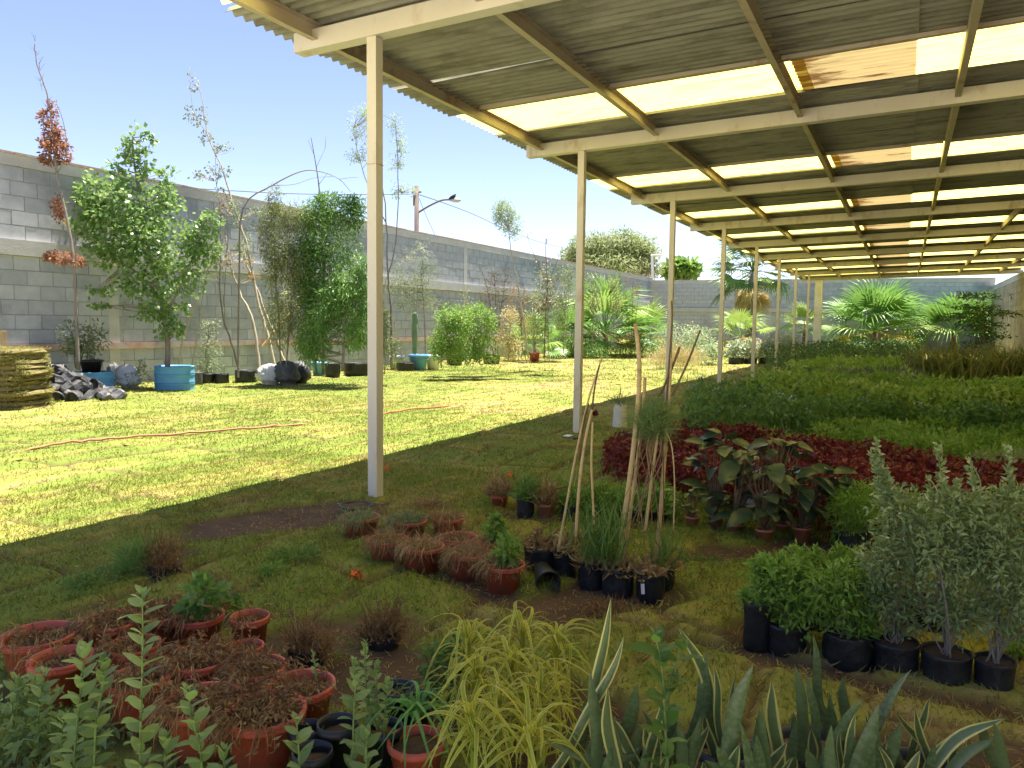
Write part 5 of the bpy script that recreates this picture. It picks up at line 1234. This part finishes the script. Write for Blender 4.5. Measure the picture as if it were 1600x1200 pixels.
SNK = [ # label, leaves: (tip, base, width px, edge?, bend)
 ('tall twisted snake plant with yellow edges left of the leafy weed', 1.75, [((957, 928), (948, 1060), 26, 1, .05), ((975, 975), (925, 1085), 24, 1, -.04), ((948, 1055), (965, 1190), 30, 1, .03), ((932, 1085), (1000, 1215), 26, 1, -.05), ((915, 1075), (905, 1210), 36, 0, .02), ((890, 1120), (900, 1215), 30, 0, 0), ((925, 1030), (935, 1215), 30, 0, 0), ((850, 1135), (905, 1165), 20, 0, .1), ((1000, 1150), (960, 1220), 30, 0, 0)]),
 ('cluster of snake plants under the leafy weed', 1.8, [((1035, 1090), (1015, 1205), 24, 1, .02), ((998, 1050), (985, 1130), 34, 0, .02), ((1080, 1145), (1045, 1220), 24, 1, .03), ((1040, 1160), (1030, 1220), 18, 1, 0), ((1060, 1110), (1070, 1215), 26, 0, 0), ((1095, 1100), (1080, 1215), 24, 0, .03)]),
 ('dark snake plant group with one broad curved leaf right of the leafy weed', 1.85, [((1062, 972), (1090, 1085), 30, 1, -.08), ((1104, 1000), (1085, 1120), 34, 0, -.04), ((1116, 1020), (1122, 1105), 20, 1, 0), ((1152, 1036), (1138, 1130), 14, 1, .02), ((1130, 1140), (1140, 1215), 34, 0, 0), ((1108, 1120), (1145, 1215), 26, 0, .04)]),
 ('tall banded snake plant leaf beside the yellow edged sword leaf', 1.72, [((1175, 1030), (1140, 1190), 38, 0, .03), ((1203, 1045), (1218, 1215), 34, 1, 0), ((1164, 1152), (1200, 1220), 20, 1, 0), ((1190, 1085), (1195, 1190), 24, 0, 0), ((1240, 1165), (1222, 1215), 14, 1, .05), ((1180, 1130), (1190, 1215), 34, 0, 0), ((1100, 1170), (1170, 1215), 26, 0, 0)]),
 ('snake plant cluster with a tall narrow banded leaf in front of the black bags', 1.9, [((1271, 984), (1288, 1110), 22, 0, .02), ((1245, 1022), (1262, 1140), 26, 0, .02), ((1316, 1040), (1322, 1130), 26, 0, 0), ((1262, 1032), (1275, 1140), 20, 0, 0), ((1294, 1065), (1308, 1150), 20, 0, 0), ((1278, 1068), (1296, 1130), 16, 0, 0), ((1240, 1095), (1250, 1180), 22, 0, 0)]),
 ('snake plant cluster with pale torn tips at the bottom right', 1.75, [((1424, 1040), (1375, 1140), 22, 0, .04), ((1375, 1080), (1345, 1215), 34, 0, .03), ((1362, 1120), (1350, 1215), 34, 0, 0), ((1312, 1120), (1318, 1218), 14, 1, .02), ((1332, 1127), (1330, 1218), 30, 0, 0), ((1405, 1110), (1385, 1200), 34, 0, 0), ((1295, 1130), (1300, 1215), 34, 0, 0), ((1260, 1150), (1275, 1215), 30, 0, 0), ((1350, 1075), (1330, 1130), 26, 0, .05)]),
 ('yellow edged snake plant with two arching leaves at the bottom right', 1.8, [((1454, 1085), (1438, 1150), 20, 1, .03), ((1428, 1090), (1442, 1160), 20, 1, 0), ((1398, 1095), (1436, 1170), 18, 1, -.05), ((1570, 1102), (1465, 1215), 26, 1, .10), ((1530, 1114), (1465, 1200), 20, 1, .10), ((1560, 1132), (1485, 1215), 24, 0, .06), ((1420, 1150), (1440, 1215), 34, 0, 0), ((1462, 1145), (1450, 1215), 22, 0, 0), ((1385, 1140), (1388, 1215), 16, 1, 0)]),
]
for lab, zc, lv in SNK:
    xs_ = [q[0][0] for q in lv]; x0_, x1_ = min(xs_), max(xs_)
    for i in range(7):
        tx = rv(x0_-20, x1_+10); ty = rv(1085, 1175); lv = lv+[((tx, ty), (tx+rv(-35, 35), 1215), rv(16, 32), int(random.random() < .5), rv(-.08, .08))]
    base = np.mean([at(b_[0], b_[1], zc) for _, b_, *_ in lv], axis=0); t = thing('snake_plant', lab, 'plant', (base[0], base[1], 0), 'snake plants')
    for i, (tip, bs, wpx, ed, bend) in enumerate(lv):
        dz = rv(-.08, .08); p1 = at(tip[0], tip[1]+(6 if i == 0 else 18), zc+dz); p0 = at(*bs, zc+dz+.02); d = p0-p1
        if p0[2] > .1: p0 = p0+d/np.linalg.norm(d)*(p0[2]-.08)*.9          # leaves run on down into the pot
        snake_leaf(t, p0, p1, wpx*.74*zc/FOC, 'leaf_snakeedge' if ed else 'leaf_snake', bend, rv(-.7, .7))
    pot(t, (base[0], base[1], 0), .15, .14, 'black_pot', n=20)
# leafy weed among the snake plants
WEED = [leaf_mesh('leaf', 'leaf_green', .055*f, .034*f, seed=i+30, curl=.2, segs=5, wavy=.03) for i, f in enumerate((1, .8, 1.2))]
sprig('broad leaved green weed standing among the snake plants', [(1022, 990), (1030, 1020), (1035, 1055), (1038, 1100), (1040, 1150), (1042, 1210)], 1.7, every=24, lm=WEED, size=1.0, name='broad_weed', group='broad leaved weed')
sprig('smaller broad leaved shoot right of the tall weed', [(1072, 1000), (1060, 1030), (1048, 1060), (1042, 1110)], 1.72, every=26, lm=WEED, size=.85, name='broad_weed', group='broad leaved weed', extra_base=False)

# ---------------------------------------------------------------- shrubs in black bags, right
def bag_shrub(label, px, ytop, ybot, wpx, blobs, leaf, n, L, W, stems=6, group=None, zoff=0, kind='diamond', cs=.22, tips=None, bark='bark_grey', clumps=28):
    c = G(px, ybot); zc = depth(c); k = zc/FOC; r = wpx*k/2
    cc = c+np.array([CF[0], CF[1], 0])*r; h_ = at(px, ytop, zc)[2]; zc = depth(cc)
    t = thing('bagged_shrub', label, 'potted shrub', (cc[0], cc[1], 0), group); growbag(t, (cc[0], cc[1], 0), r, max(h_, .12), n=22)
    b = MB(); cents = foliage(b, [ell(*q[:4], zc+(q[4] if len(q) > 4 else 0), min(q[2], 62)*k) for q in blobs], n, L, W, kind, clumps, cs, .1, .6); b.build('foliage', leaf, t)
    b = MB(); foot = cc+np.array([0, 0, h_*.8])
    for e in cents[::max(1, len(cents)//(stems*2))]:
        mid = (foot+e)/2+RNG.normal(0, .02, 3); b.tube(wig([foot+RNG.normal(0, .010, 3), mid, e]), [.0032, .0012], 4, cap=False)
    b.build('stems', bark, t)
    if tips:
        b = MB()
        for (tx, ty, bx, by) in tips:
            p0, p1 = at(bx, by, zc), at(tx, ty, zc); st = wig([p0, (p0+p1)/2+RNG.normal(0, .01, 3), p1]); b.tube(st, [.003, .0012], 4, cap=False)
            m_ = int(90*np.linalg.norm(p1-p0)/.15); f = RNG.random(m_); P = p0+(p1-p0)*f[:, None]+RNG.normal(0, .003, (m_, 3)); D = rdir(m_)+nrm(p1-p0)*.7; b.cloud('diamond', P, D, rdir(m_), RNG.uniform(.6, 1.2, m_)*L*1.15*(1.2-.5*f), W*1.2)
        b.build('leafy_shoots', leaf, t)
    return t
GS = dict(leaf='leaf_bed', n=1500, L=.028, W=.010)
bag_shrub('bright green shrub in the leftmost black bag of the right group', 1188, 945, 1024, 44, [(1200, 905, 36, 36), (1190, 935, 30, 30)], 'leaf_bedlight', 1150, .034, .012, tips=[(1178, 872, 1190, 915), (1200, 868, 1205, 910), (1215, 880, 1212, 915)])
bag_shrub('bright green shrub in the second black bag of the right group', 1240, 985, 1034, 66, [(1232, 950, 46, 44), (1225, 905, 40, 34), (1255, 925, 34, 40)], 'leaf_bedlight', 1700, .034, .012, tips=[(1222, 865, 1225, 905), (1245, 872, 1245, 910), (1262, 880, 1258, 915)])
bag_shrub('bright green shrub in the third black bag beside the grey shrubs', 1338, 1000, 1056, 74, [(1325, 950, 44, 44), (1300, 920, 44, 36), (1345, 975, 34, 26), (1350, 925, 36, 34)], 'leaf_bedlight', 1900, .034, .012, tips=[(1300, 880, 1302, 920), (1322, 875, 1325, 915), (1350, 885, 1348, 925), (1370, 905, 1362, 935)])
bag_shrub('bright green shrub behind the first row of the right group', 1290, 960, 1000, 66, [(1290, 890, 56, 26), (1250, 880, 36, 24), (1330, 885, 40, 24)], 'leaf_bedlight', 1500, .034, .012, tips=[(1275, 855, 1278, 885), (1310, 850, 1308, 882), (1340, 858, 1336, 888)])
bag_shrub('grey green shrub with a thin brown trunk in the fourth black bag', 1413, 1014, 1067, 70, [(1405, 945, 46, 50), (1385, 870, 44, 62), (1430, 860, 46, 66), (1405, 800, 44, 40), (1375, 930, 30, 40)], 'leaf_sage', 3800, .026, .010, tips=[(1368, 690, 1392, 790), (1362, 705, 1385, 800), (1383, 735, 1400, 800)])
bag_shrub('grey green shrub in the fifth black bag with a white tag', 1497, 1034, 1088, 74, [(1495, 950, 46, 54), (1470, 870, 52, 66), (1520, 860, 48, 64), (1490, 795, 52, 36)], 'leaf_sage', 4000, .026, .010, tips=[(1465, 697, 1478, 790), (1450, 745, 1460, 800), (1495, 750, 1492, 800)])
c = G(1463, 1060); k = depth(c)/FOC; b = MB(); e0 = at(1461, 1052, depth(c)-.005); b.quads([e0, e0+CR*.018-CU*.004, e0+CR*.022-CU*.03, e0+CR*.004-CU*.026], [(0, 1, 2, 3)]); tag(b.build('price_tag', 'tag_paper', org=e0), 'small white tag on the fifth black bag', 'tag')
bag_shrub('grey green shrub in the sixth black bag at the right edge', 1570, 1052, 1099, 60, [(1570, 950, 40, 60), (1560, 870, 48, 60), (1600, 860, 40, 66), (1570, 790, 44, 36), (1620, 960, 40, 60)], 'leaf_sage', 4000, .026, .010, tips=[(1515, 720, 1530, 790), (1575, 700, 1580, 790), (1598, 760, 1600, 810)])
bag_shrub('olive green shrub behind the grey green ones', 1470, 960, 1000, 80, [(1450, 800, 60, 34), (1540, 810, 70, 36), (1480, 850, 60, 40)], 'leaf_bed', 2600, .026, .008)
bag_shrub('fine leaved bright green shrub left of the grey group', 1340, 835, 868, 52, [(1335, 800, 40, 34), (1350, 780, 44, 24), (1325, 825, 26, 22)], 'leaf_bedlight', 2200, .05, .006)
bush('low_plant', 'small bright green plant low at the right edge beside the last bag', 'plant', (1590, 1060), [(1592, 1015, 18, 30)], 'leaf_bedlight', 300, .03, .012, zc=2.75)
# dark leaved plants in terracotta pots
DKL = [leaf_mesh('leaf', 'leaf_darkbig', .17*f, .10*f, seed=i+50, curl=.30, segs=6, wavy=.02, shape=lambda t: math.sin(math.pi*min(1, t**.75))**.7) for i, f in enumerate((1, .8, 1.15, .9))]
def dark_plant(label, px, ytop, ybot, wpx, crown, n=22, mat='terracotta', leaves=None, size=1.0):
    c = G(px, ybot); zc = depth(c); k = zc/FOC; r = wpx*k/2; cc = c+np.array([CF[0], CF[1], 0])*r; zc = depth(cc); h_ = max(.08, at(px, ytop, zc)[2])
    t = thing('dark_leaf_plant', label, 'potted plant', (cc[0], cc[1], 0), 'dark leaved potted plants'); pot(t, (cc[0], cc[1], 0), r*.92, h_, mat, n=20)
    b = MB(); foot = cc+np.array([0, 0, h_*.8]); blobs = [ell(*q, zc) for q in crown]
    for i in range(n):
        bl = blobs[i % len(blobs)]; p = in_frame(bl, ball(1, .5)*.9)[0]; b.tube(wig([foot, (foot+p)/2+RNG.normal(0, .012, 3)+np.array([0, 0, .02]), p]), [.005, .002], 4, cap=False)
        o = p-cc; out = math.atan2(p[1]-bl[0][1], p[0]-bl[0][0])+rv(-.8, .8)
        inst(random.choice(leaves or DKL), 'leaf', t, o, (rv(-.5, .5), rv(-.35, .6), out), size*rv(.55, .95))
    b.build('stems', 'bark_brown', t)
dark_plant('dark leaved plant in the leftmost bare terracotta pot', 1121, 803, 830, 27, [(1120, 715, 34, 30), (1112, 775, 22, 24), (1130, 690, 26, 14)], 34)
dark_plant('dark leaved plant in the terracotta pot second from the left', 1152, 818, 843, 28, [(1165, 720, 40, 26), (1160, 790, 26, 24), (1175, 750, 30, 30)], 36)
dark_plant('tallest dark leaved plant in the frontmost terracotta pot', 1198, 825, 854, 30, [(1195, 740, 44, 40), (1200, 790, 34, 30), (1215, 700, 32, 20)], 46)
dark_plant('dark leaved plant in the terracotta pot behind the frontmost one', 1226, 818, 842, 26, [(1235, 730, 36, 30), (1230, 780, 26, 30)], 32)
dark_plant('dark leaved plant in the rightmost terracotta pot', 1257, 822, 852, 30, [(1262, 760, 40, 30), (1270, 800, 30, 20), (1285, 745, 28, 20)], 40)
LTL = [leaf_mesh('leaf', 'leaf_bright', .10*f, .06*f, seed=i+70, curl=.3, segs=5) for i, f in enumerate((1, .8, 1.1))]
dark_plant('bright green leaved plant in a dark brown pot left of the dark leaved ones', 1084, 808, 830, 24, [(1078, 770, 26, 14), (1072, 790, 24, 14)], 18, leaves=LTL)
bush('white_flower_plant', 'small green plant with white flowers behind the bamboo canes', 'plant', (1030, 812), [(1030, 780, 30, 22), (995, 785, 28, 22)], 'leaf_bed', 520, .06, .03, extra=('flower_white', 14, .03, .03))
bush('low_green_plant', 'low green plants between the canes and the small back pots', 'plant', (945, 810), [(940, 780, 36, 22), (905, 790, 24, 16)], 'leaf_bed', 520, .06, .02)
# small back row of pots
for (px, yt, yb, w, mt_, lab, lf) in ((780, 780, 801, 30, 'red_pot', 'small red pot in the back row with a dry plant', 'leaf_dry'), (822, 776, 812, 28, 'black_bag', 'black bag in the back row beside the small red pot', 'leaf_green'), (854, 797, 815, 32, 'terracotta', 'small terracotta pot in the back row with dry stems', 'leaf_dry'),
                                  (893, 790, 816, 30, 'black_bag', 'black bag in the back row nearest the bamboo canes', 'leaf_bed'), (940, 795, 818, 34, 'black_bag', 'black bag in the back row behind the bamboo canes', 'leaf_bed'), (985, 795, 822, 34, 'black_bag', 'black bag in the back row right of the main canes', 'leaf_bed'), (1030, 798, 824, 32, 'black_pot', 'black pot in the back row under the white flowers', 'leaf_bed')):
    c = G(px, yb); k = depth(c)/FOC; r = w*k/2; cc = c+np.array([CF[0], CF[1], 0])*r; h_ = max(.1, at(px, yt, depth(cc))[2])
    t = thing('back_row_pot', lab, 'potted plant', (cc[0], cc[1], 0), 'back row of small pots')
    if mt_ == 'black_bag': growbag(t, (cc[0], cc[1], 0), r, h_, n=14)
    else: pot(t, (cc[0], cc[1], 0), r*.93, h_, mt_)
    b = MB(); tangle(b, (cc[0], cc[1], h_*.9), r, .14, 240, .09, .009, .0, up=.9, kind='blade'); b.build('foliage', lf, t)

# ---------------------------------------------------------------- bamboo canes in black bags
BAGS = [(848, 850, 908, 56, 'squat black bag at the left end of the cane group'), (884, 856, 912, 40, 'narrow black bag second from the left in the cane group'), (926, 876, 926, 44, 'black bag with stubble in the middle of the cane group'), (968, 884, 938, 52, 'broad black bag holding the thickest cane'), (1020, 893, 946, 46, 'black bag with a white tag at the right of the cane group'), (1040, 880, 925, 36, 'black bag at the back right of the cane group'), (905, 845, 892, 42, 'black bag at the back of the cane group')]
for px, yt, yb, w, lab in BAGS:
    c = G(px, yb); k = depth(c)/FOC; r = w*k/2; cc = c+np.array([CF[0], CF[1], 0])*r; h_ = at(px, yt, depth(cc))[2]
    t = thing('cane_bag', lab, 'grow bag', (cc[0], cc[1], 0), 'black bags of the cane group'); growbag(t, (cc[0], cc[1], 0), r, h_)
    b = MB(); tangle(b, (cc[0], cc[1], h_*.88), r*.85, .05, 110, .06, .010, .0, up=.6)
    for i in range(7): b.tube([(cc[0]+rv(-1, 1)*r*.6, cc[1]+rv(-1, 1)*r*.6, h_*.8), (cc[0]+rv(-1, 1)*r*.8, cc[1]+rv(-1, 1)*r*.8, h_+rv(.02, .09))], [.008, .007], 5)
    b.build('cut_stubble', 'leaf_dry', t)
    if 'tag' in lab:
        b = MB(); e0 = at(1001, 912, depth(c)-.01); b.quads([e0, e0+CR*.016, e0+CR*.018-CU*.045, e0+CR*.003-CU*.045], [(0, 1, 2, 3)]); b.build('tag', 'tag_paper', t)
c = G(857, 931); zc = depth(c); r = 20*zc/FOC; o = thing('tipped_pot', 'empty black pot lying on its side before the cane bags', 'pot', (c[0], c[1], 0))
b = MB(); b.lathe([(p*r/1.08, z*.16-.16) for p, z in POTP[:-2]]+[(.9*r, -.03), (.66*r, -.15), (0, -.15)], 24); ob = b.build('shell', 'black_pot', None, smooth=True); ob.parent = o; ob.location = (0, .0, r); ob.rotation_euler = (math.pi/2+.08, 0, YAW+.15)
ZC = depth(G(968, 938))+.06
CANES = [([(962, 884), (972, 830), (985, 740), (996, 640), (999, 570), (993, 506)], .0115, .0085, 'cane', 'thickest golden cane, leaning right from the broad bag'), ([(972, 888), (985, 800), (1000, 690), (1005, 640), (1008, 590)], .0085, .0065, 'cane', 'golden cane leaning against the thickest one'),
         ([(872, 862), (885, 790), (902, 700), (918, 630), (930, 590), (941, 558)], .006, .003, 'cane', 'thin pale cane leaning right at the left of the group'), ([(900, 838), (905, 760), (914, 690), (925, 640)], .007, .005, 'cane', 'upright pale cane near the left bags'), ([(928, 820), (926, 770), (924, 720), (926, 660)], .005, .004, 'cane', 'short upright cane stub near the left bags'),
         ([(1024, 888), (1032, 800), (1038, 720), (1044, 640), (1048, 560)], .009, .007, 'cane', 'brown cane rising behind the papyrus tuft'), ([(1008, 830), (1018, 750), (1026, 690), (1030, 670)], .0065, .005, 'cane', 'short cane under the papyrus tuft'), ([(1052, 830), (1054, 760), (1050, 700), (1040, 672)], .003, .002, 'cane', 'bent thin stalk hanging right of the papyrus tuft'),
         ([(1040, 640), (1046, 560), (1050, 500), (1049, 470)], .004, .0025, 'cane_dark', 'long dark whip standing before the third post'), ([(1030, 620), (1048, 580), (1062, 542)], .005, .005, 'cane_dark', 'dark cut stalk leaning right in front of the third post'), ([(1050, 620), (1075, 565), (1094, 516)], .0045, .004, 'cane_dark', 'dark cut stalk reaching furthest right'), ([(925, 640), (930, 600), (937, 570)], .004, .003, 'cane_dark', 'dark thin stalk beside the thin pale cane'),
         ([(905, 720), (912, 660), (920, 630)], .004, .003, 'cane_dark', 'short dark stalk with a red bud')]
for pl, r0, r1, mt_, lab in CANES:
    pts = pxpath(pl, ZC+rv(-.1, .1)); b = MB(); st = wig(pts, 0, 4); b.tube(st, [r0*1.15, r1*1.15], 8)
    o = thing('cane', lab, 'cane', pts[0], 'canes of the cane group'); sk_ = b.build('stalk', mt_, o, smooth=True)
    if mt_ == 'cane':
        b = MB()
        for i in range(2, len(st)-1, 3):
            d = nrm(st[i+1]-st[i]); rr = np.interp(i/len(st), [0, 1], [r0, r1])*1.15; b.tube([st[i]-d*.004, st[i], st[i]+d*.004], [rr*.98, rr*1.16, rr*.98], 8)
        nd_ = b.build('nodes', mt_, o, smooth=True); nd_.parent = sk_; nd_['kind'] = 'stuff'
t = thing('papyrus', 'papyrus with a fine hairy green tuft among the canes', 'plant', G(1000, 935)); b = MB()
hub = at(1020, 668, ZC)
for i in range(16): b.tube(wig([hub+RNG.normal(0, .01, 3), hub+np.array([rv(-.08, .08), rv(-.08, .08), -.10]), at(1000+rv(-30, 40), 760+rv(-20, 90), ZC+rv(-.1, .1))]), [.0035, .002], 4, cap=False)
b.build('stalks', 'leaf_dry', t); b = MB(); k = 1300; D = rdir(k)*.75+np.array([0, 0, .55]); b.cloud('curl', np.tile(hub, (k, 1))+RNG.normal(0, .02, (k, 3)), D, rdir(k), RNG.uniform(.08, .17, k), .0022); b.build('hair_tuft', 'papyrus_hair', t)
t = thing('sedge_plant', 'green grassy sedge growing from the cane bags', 'plant', G(940, 915)); b = MB(); c = at(940, 870, ZC); k = 150; D = rdir(k)*.45+np.array([0, 0, 1.0]); b.cloud('curl', np.tile(c, (k, 1))+RNG.normal(0, .05, (k, 3))*np.array([1, 1, .3]), D, rdir(k), RNG.uniform(.12, .34, k), .006); c = at(1035, 880, ZC); k = 60; D = rdir(k)*.45+np.array([0, 0, 1.0]); b.cloud('curl', np.tile(c, (k, 1))+RNG.normal(0, .03, (k, 3)), D, rdir(k), RNG.uniform(.08, .2, k), .005); b.build('blades', 'leaf_green', t)
c = at(930, 645, ZC); b = MB(); k = 40; b.cloud('diamond', np.tile(c, (k, 1)), rdir(k), rdir(k), .018, .014); tag(b.build('red_bloom', 'leaf_red', org=c), 'dark red bloom on a thin stalk in front of the second post', 'flower')
# whitewashed stump
c = G(968, 672); k = depth(c)/FOC; t = thing('painted_stump', 'short speckled white painted stump at the tip of the red bed', 'stump', c)
b = MB(); b.lathe([(.10, 0), (.085, .05), (.078, .15), (.07, .27), (.05, .30), (0, .305)], 14, c, .06, seed=5); b.build('stump', 'white_sack', t, smooth=True)
b = MB(); tangle(b, (c[0], c[1], .28), .10, .16, 90, .10, .010, 0, up=1.2, kind='blade'); b.build('shoots', 'leaf_olive', t)
# tray under the second post, hose and scraps on the lawn
c = G(893, 690); t = thing('post_tray', 'black tray with a white lid at the second post base', 'tray', (c[0], c[1], 0)); b = MB(); b.box((c[0]-.07, c[1]-.05, 0), (c[0]+.07, c[1]+.05, .05)); b.build('tray', 'black_pot', t); b = MB(); b.box((c[0]-.075, c[1]-.055, .052), (c[0]+.0, c[1]+.055, .062)); b.build('lid', 'white_bucket', t)
hp = [G(x, y, .045) for x, y in ((-40, 712), (20, 704), (80, 695), (140, 688), (200, 683), (265, 679), (330, 674), (390, 669), (440, 665), (500, 660), (560, 652), (610, 645), (660, 638), (725, 630))]
for i, p in enumerate(hp): p[2] = .046 if 1 < i < 9 or 10 < i < 13 else .02
b = MB(); b.tube(wig(hp, .005, 4), .011, 7); tag(b.build('garden_hose', 'hose_red', org=hp[0], smooth=True), 'long red hose lying across the sunny lawn', 'hose')
for i, (px, py, lab) in enumerate(((606, 735, 'red petal scrap on the ground right of the first post'), (557, 900, 'orange flower scrap on the turf in front of the middle pots'), (795, 745, 'red scrap on the shaded turf behind the middle pots'))):
    c = G(px, py, .04); b = MB(); k = 26; b.cloud('diamond', np.tile(c, (k, 1))+RNG.normal(0, .012, (k, 3)), rdir(k)+np.array([0, 0, .2]), rdir(k), .035, .022); tag(b.build('fallen_flower', 'orange_petal', org=c), lab, 'flower')
# litter on bare soil
b = MB(); k = 0
for cx, cy, a, b2, t_, kk in BARE:
    n = int(300*a*b2/.1); q = RNG.normal(0, .55, (n, 2))*np.array([a, b2]); ca, sa = math.cos(YAW+t_), math.sin(YAW+t_)
    X, Y = cx+q[:, 0]*ca-q[:, 1]*sa, cy+q[:, 0]*sa+q[:, 1]*ca; hg = lawn_fn(X, Y)[0]
    D = rdir(n)*np.array([1, 1, .25])+np.array([0, 0, .08]); b.cloud('blade', np.stack([X, Y, hg+.004], 1), D, np.tile([0, 0, 1.0], (n, 1)), RNG.uniform(.012, .055, n), .0035)
tag(b.build('straw_litter', 'leaf_dry'), 'dry straw litter scattered over the bare soil patches', 'litter', kind='stuff')
# undergrowth in the sunny palm row
for (px, py, lab, bl, lf) in ((915, 562, 'leafy undergrowth between the second post and the largest palm', [(910, 545, 26, 18), (930, 552, 20, 12)], 'leaf_green'), (975, 560, 'leafy undergrowth right of the largest palm', [(970, 545, 30, 16), (1000, 540, 26, 18), (1020, 545, 18, 16)], 'leaf_green'), (868, 562, 'dark undergrowth between the small palm and the second post', [(866, 548, 22, 18), (880, 535, 16, 18)], 'leaf_green')):
    bush('undergrowth', lab, 'shrub', (px, py), bl, lf, 1300, .09, .03)
# loose belt of shrubs and saplings along the wall from the first post to the far corner
BELT = [(600, 585, 'loose olive shrub just right of the first post', [(598, 500, 12, 40), (604, 540, 16, 30)], 'leaf_olive', 700, 14.0), (690, 575, 'low dark shrub behind the white bucket', [(688, 540, 16, 24)], 'leaf_green', 600, 16.5), (728, 566, 'thin yellow green shrub between the two bright bushes', [(728, 490, 12, 40), (726, 530, 14, 24)], 'leaf_bamboo', 700, 16.8),
        (815, 560, 'airy tan shrub behind the small palm', [(812, 470, 16, 36), (820, 505, 16, 30)], 'leaf_dry', 500, 18.5), (835, 555, 'feathery green shrub behind the small palm', [(838, 480, 14, 30), (832, 510, 18, 24)], 'leaf_bamboo', 800, 19.0), (880, 552, 'upright green shrub left of the second post', [(884, 450, 12, 34), (880, 490, 16, 30)], 'leaf_olive', 900, 19.5),
        (925, 548, 'tall loose shrub behind the largest palm', [(925, 445, 16, 26), (930, 475, 18, 26)], 'leaf_olive', 800, 22.0), (960, 545, 'yellow green shrub against the wall behind the palms', [(958, 450, 14, 22), (965, 478, 16, 20)], 'leaf_bamboo', 700, 25.0), (1025, 548, 'pale shrub in the far left corner of the walls', [(1025, 510, 16, 22), (1035, 528, 16, 16)], 'leaf_pale', 700, 33.0)]
for px, yb, lab, bl, lf, n, zc in BELT:
    b0 = at(px, yb, zc); t, _ = tree('wall_shrub', lab, 'shrub', (px, yb), [([(px, yb), (px+rv(-3, 3), yb-30), (bl[0][0], bl[0][1])], .012, .004), ([(px, yb), (px+rv(-8, 8), yb-40), (bl[0][0]+rv(-8, 8), bl[0][1]-rv(10, 30))], .009, .003)], bl, lf, n, .075, .024, zc=zc, group='shrubs along the wall', clumps=12, cs=.26, z0=0)
# fallen leaves and crumbs of potting mix over the shaded ground
b = MB(); n = 2600; X, Y = RNG.uniform(-4.2, 2.0, n), RNG.uniform(1.4, 8.0, n); hg = lawn_fn(X, Y)[0]
b.cloud('diamond', np.stack([X, Y, hg+.022], 1), rdir(n)*np.array([1, 1, .3]), rdir(n)*.5+np.array([0, 0, 1.0]), RNG.uniform(.012, .04, n), RNG.uniform(.006, .018, n))
tag(b.build('leaf_litter', 'leaf_brown'), 'fallen dry leaves scattered over the shaded turf', 'litter', kind='stuff')
for (px, py, lab, bl) in ((240, 930, 'low green weeds at the left of the shaded turf', [(150, 905, 60, 8)]), (690, 905, 'low weeds along the turf edge before the middle pots', [(650, 905, 50, 7)]), (1120, 880, 'low weeds beside the terracotta pots', [(1090, 875, 40, 8)])):
    bush('green_weed', lab, 'weeds', (px, py), bl, 'leaf_green', 300, .03, .008)
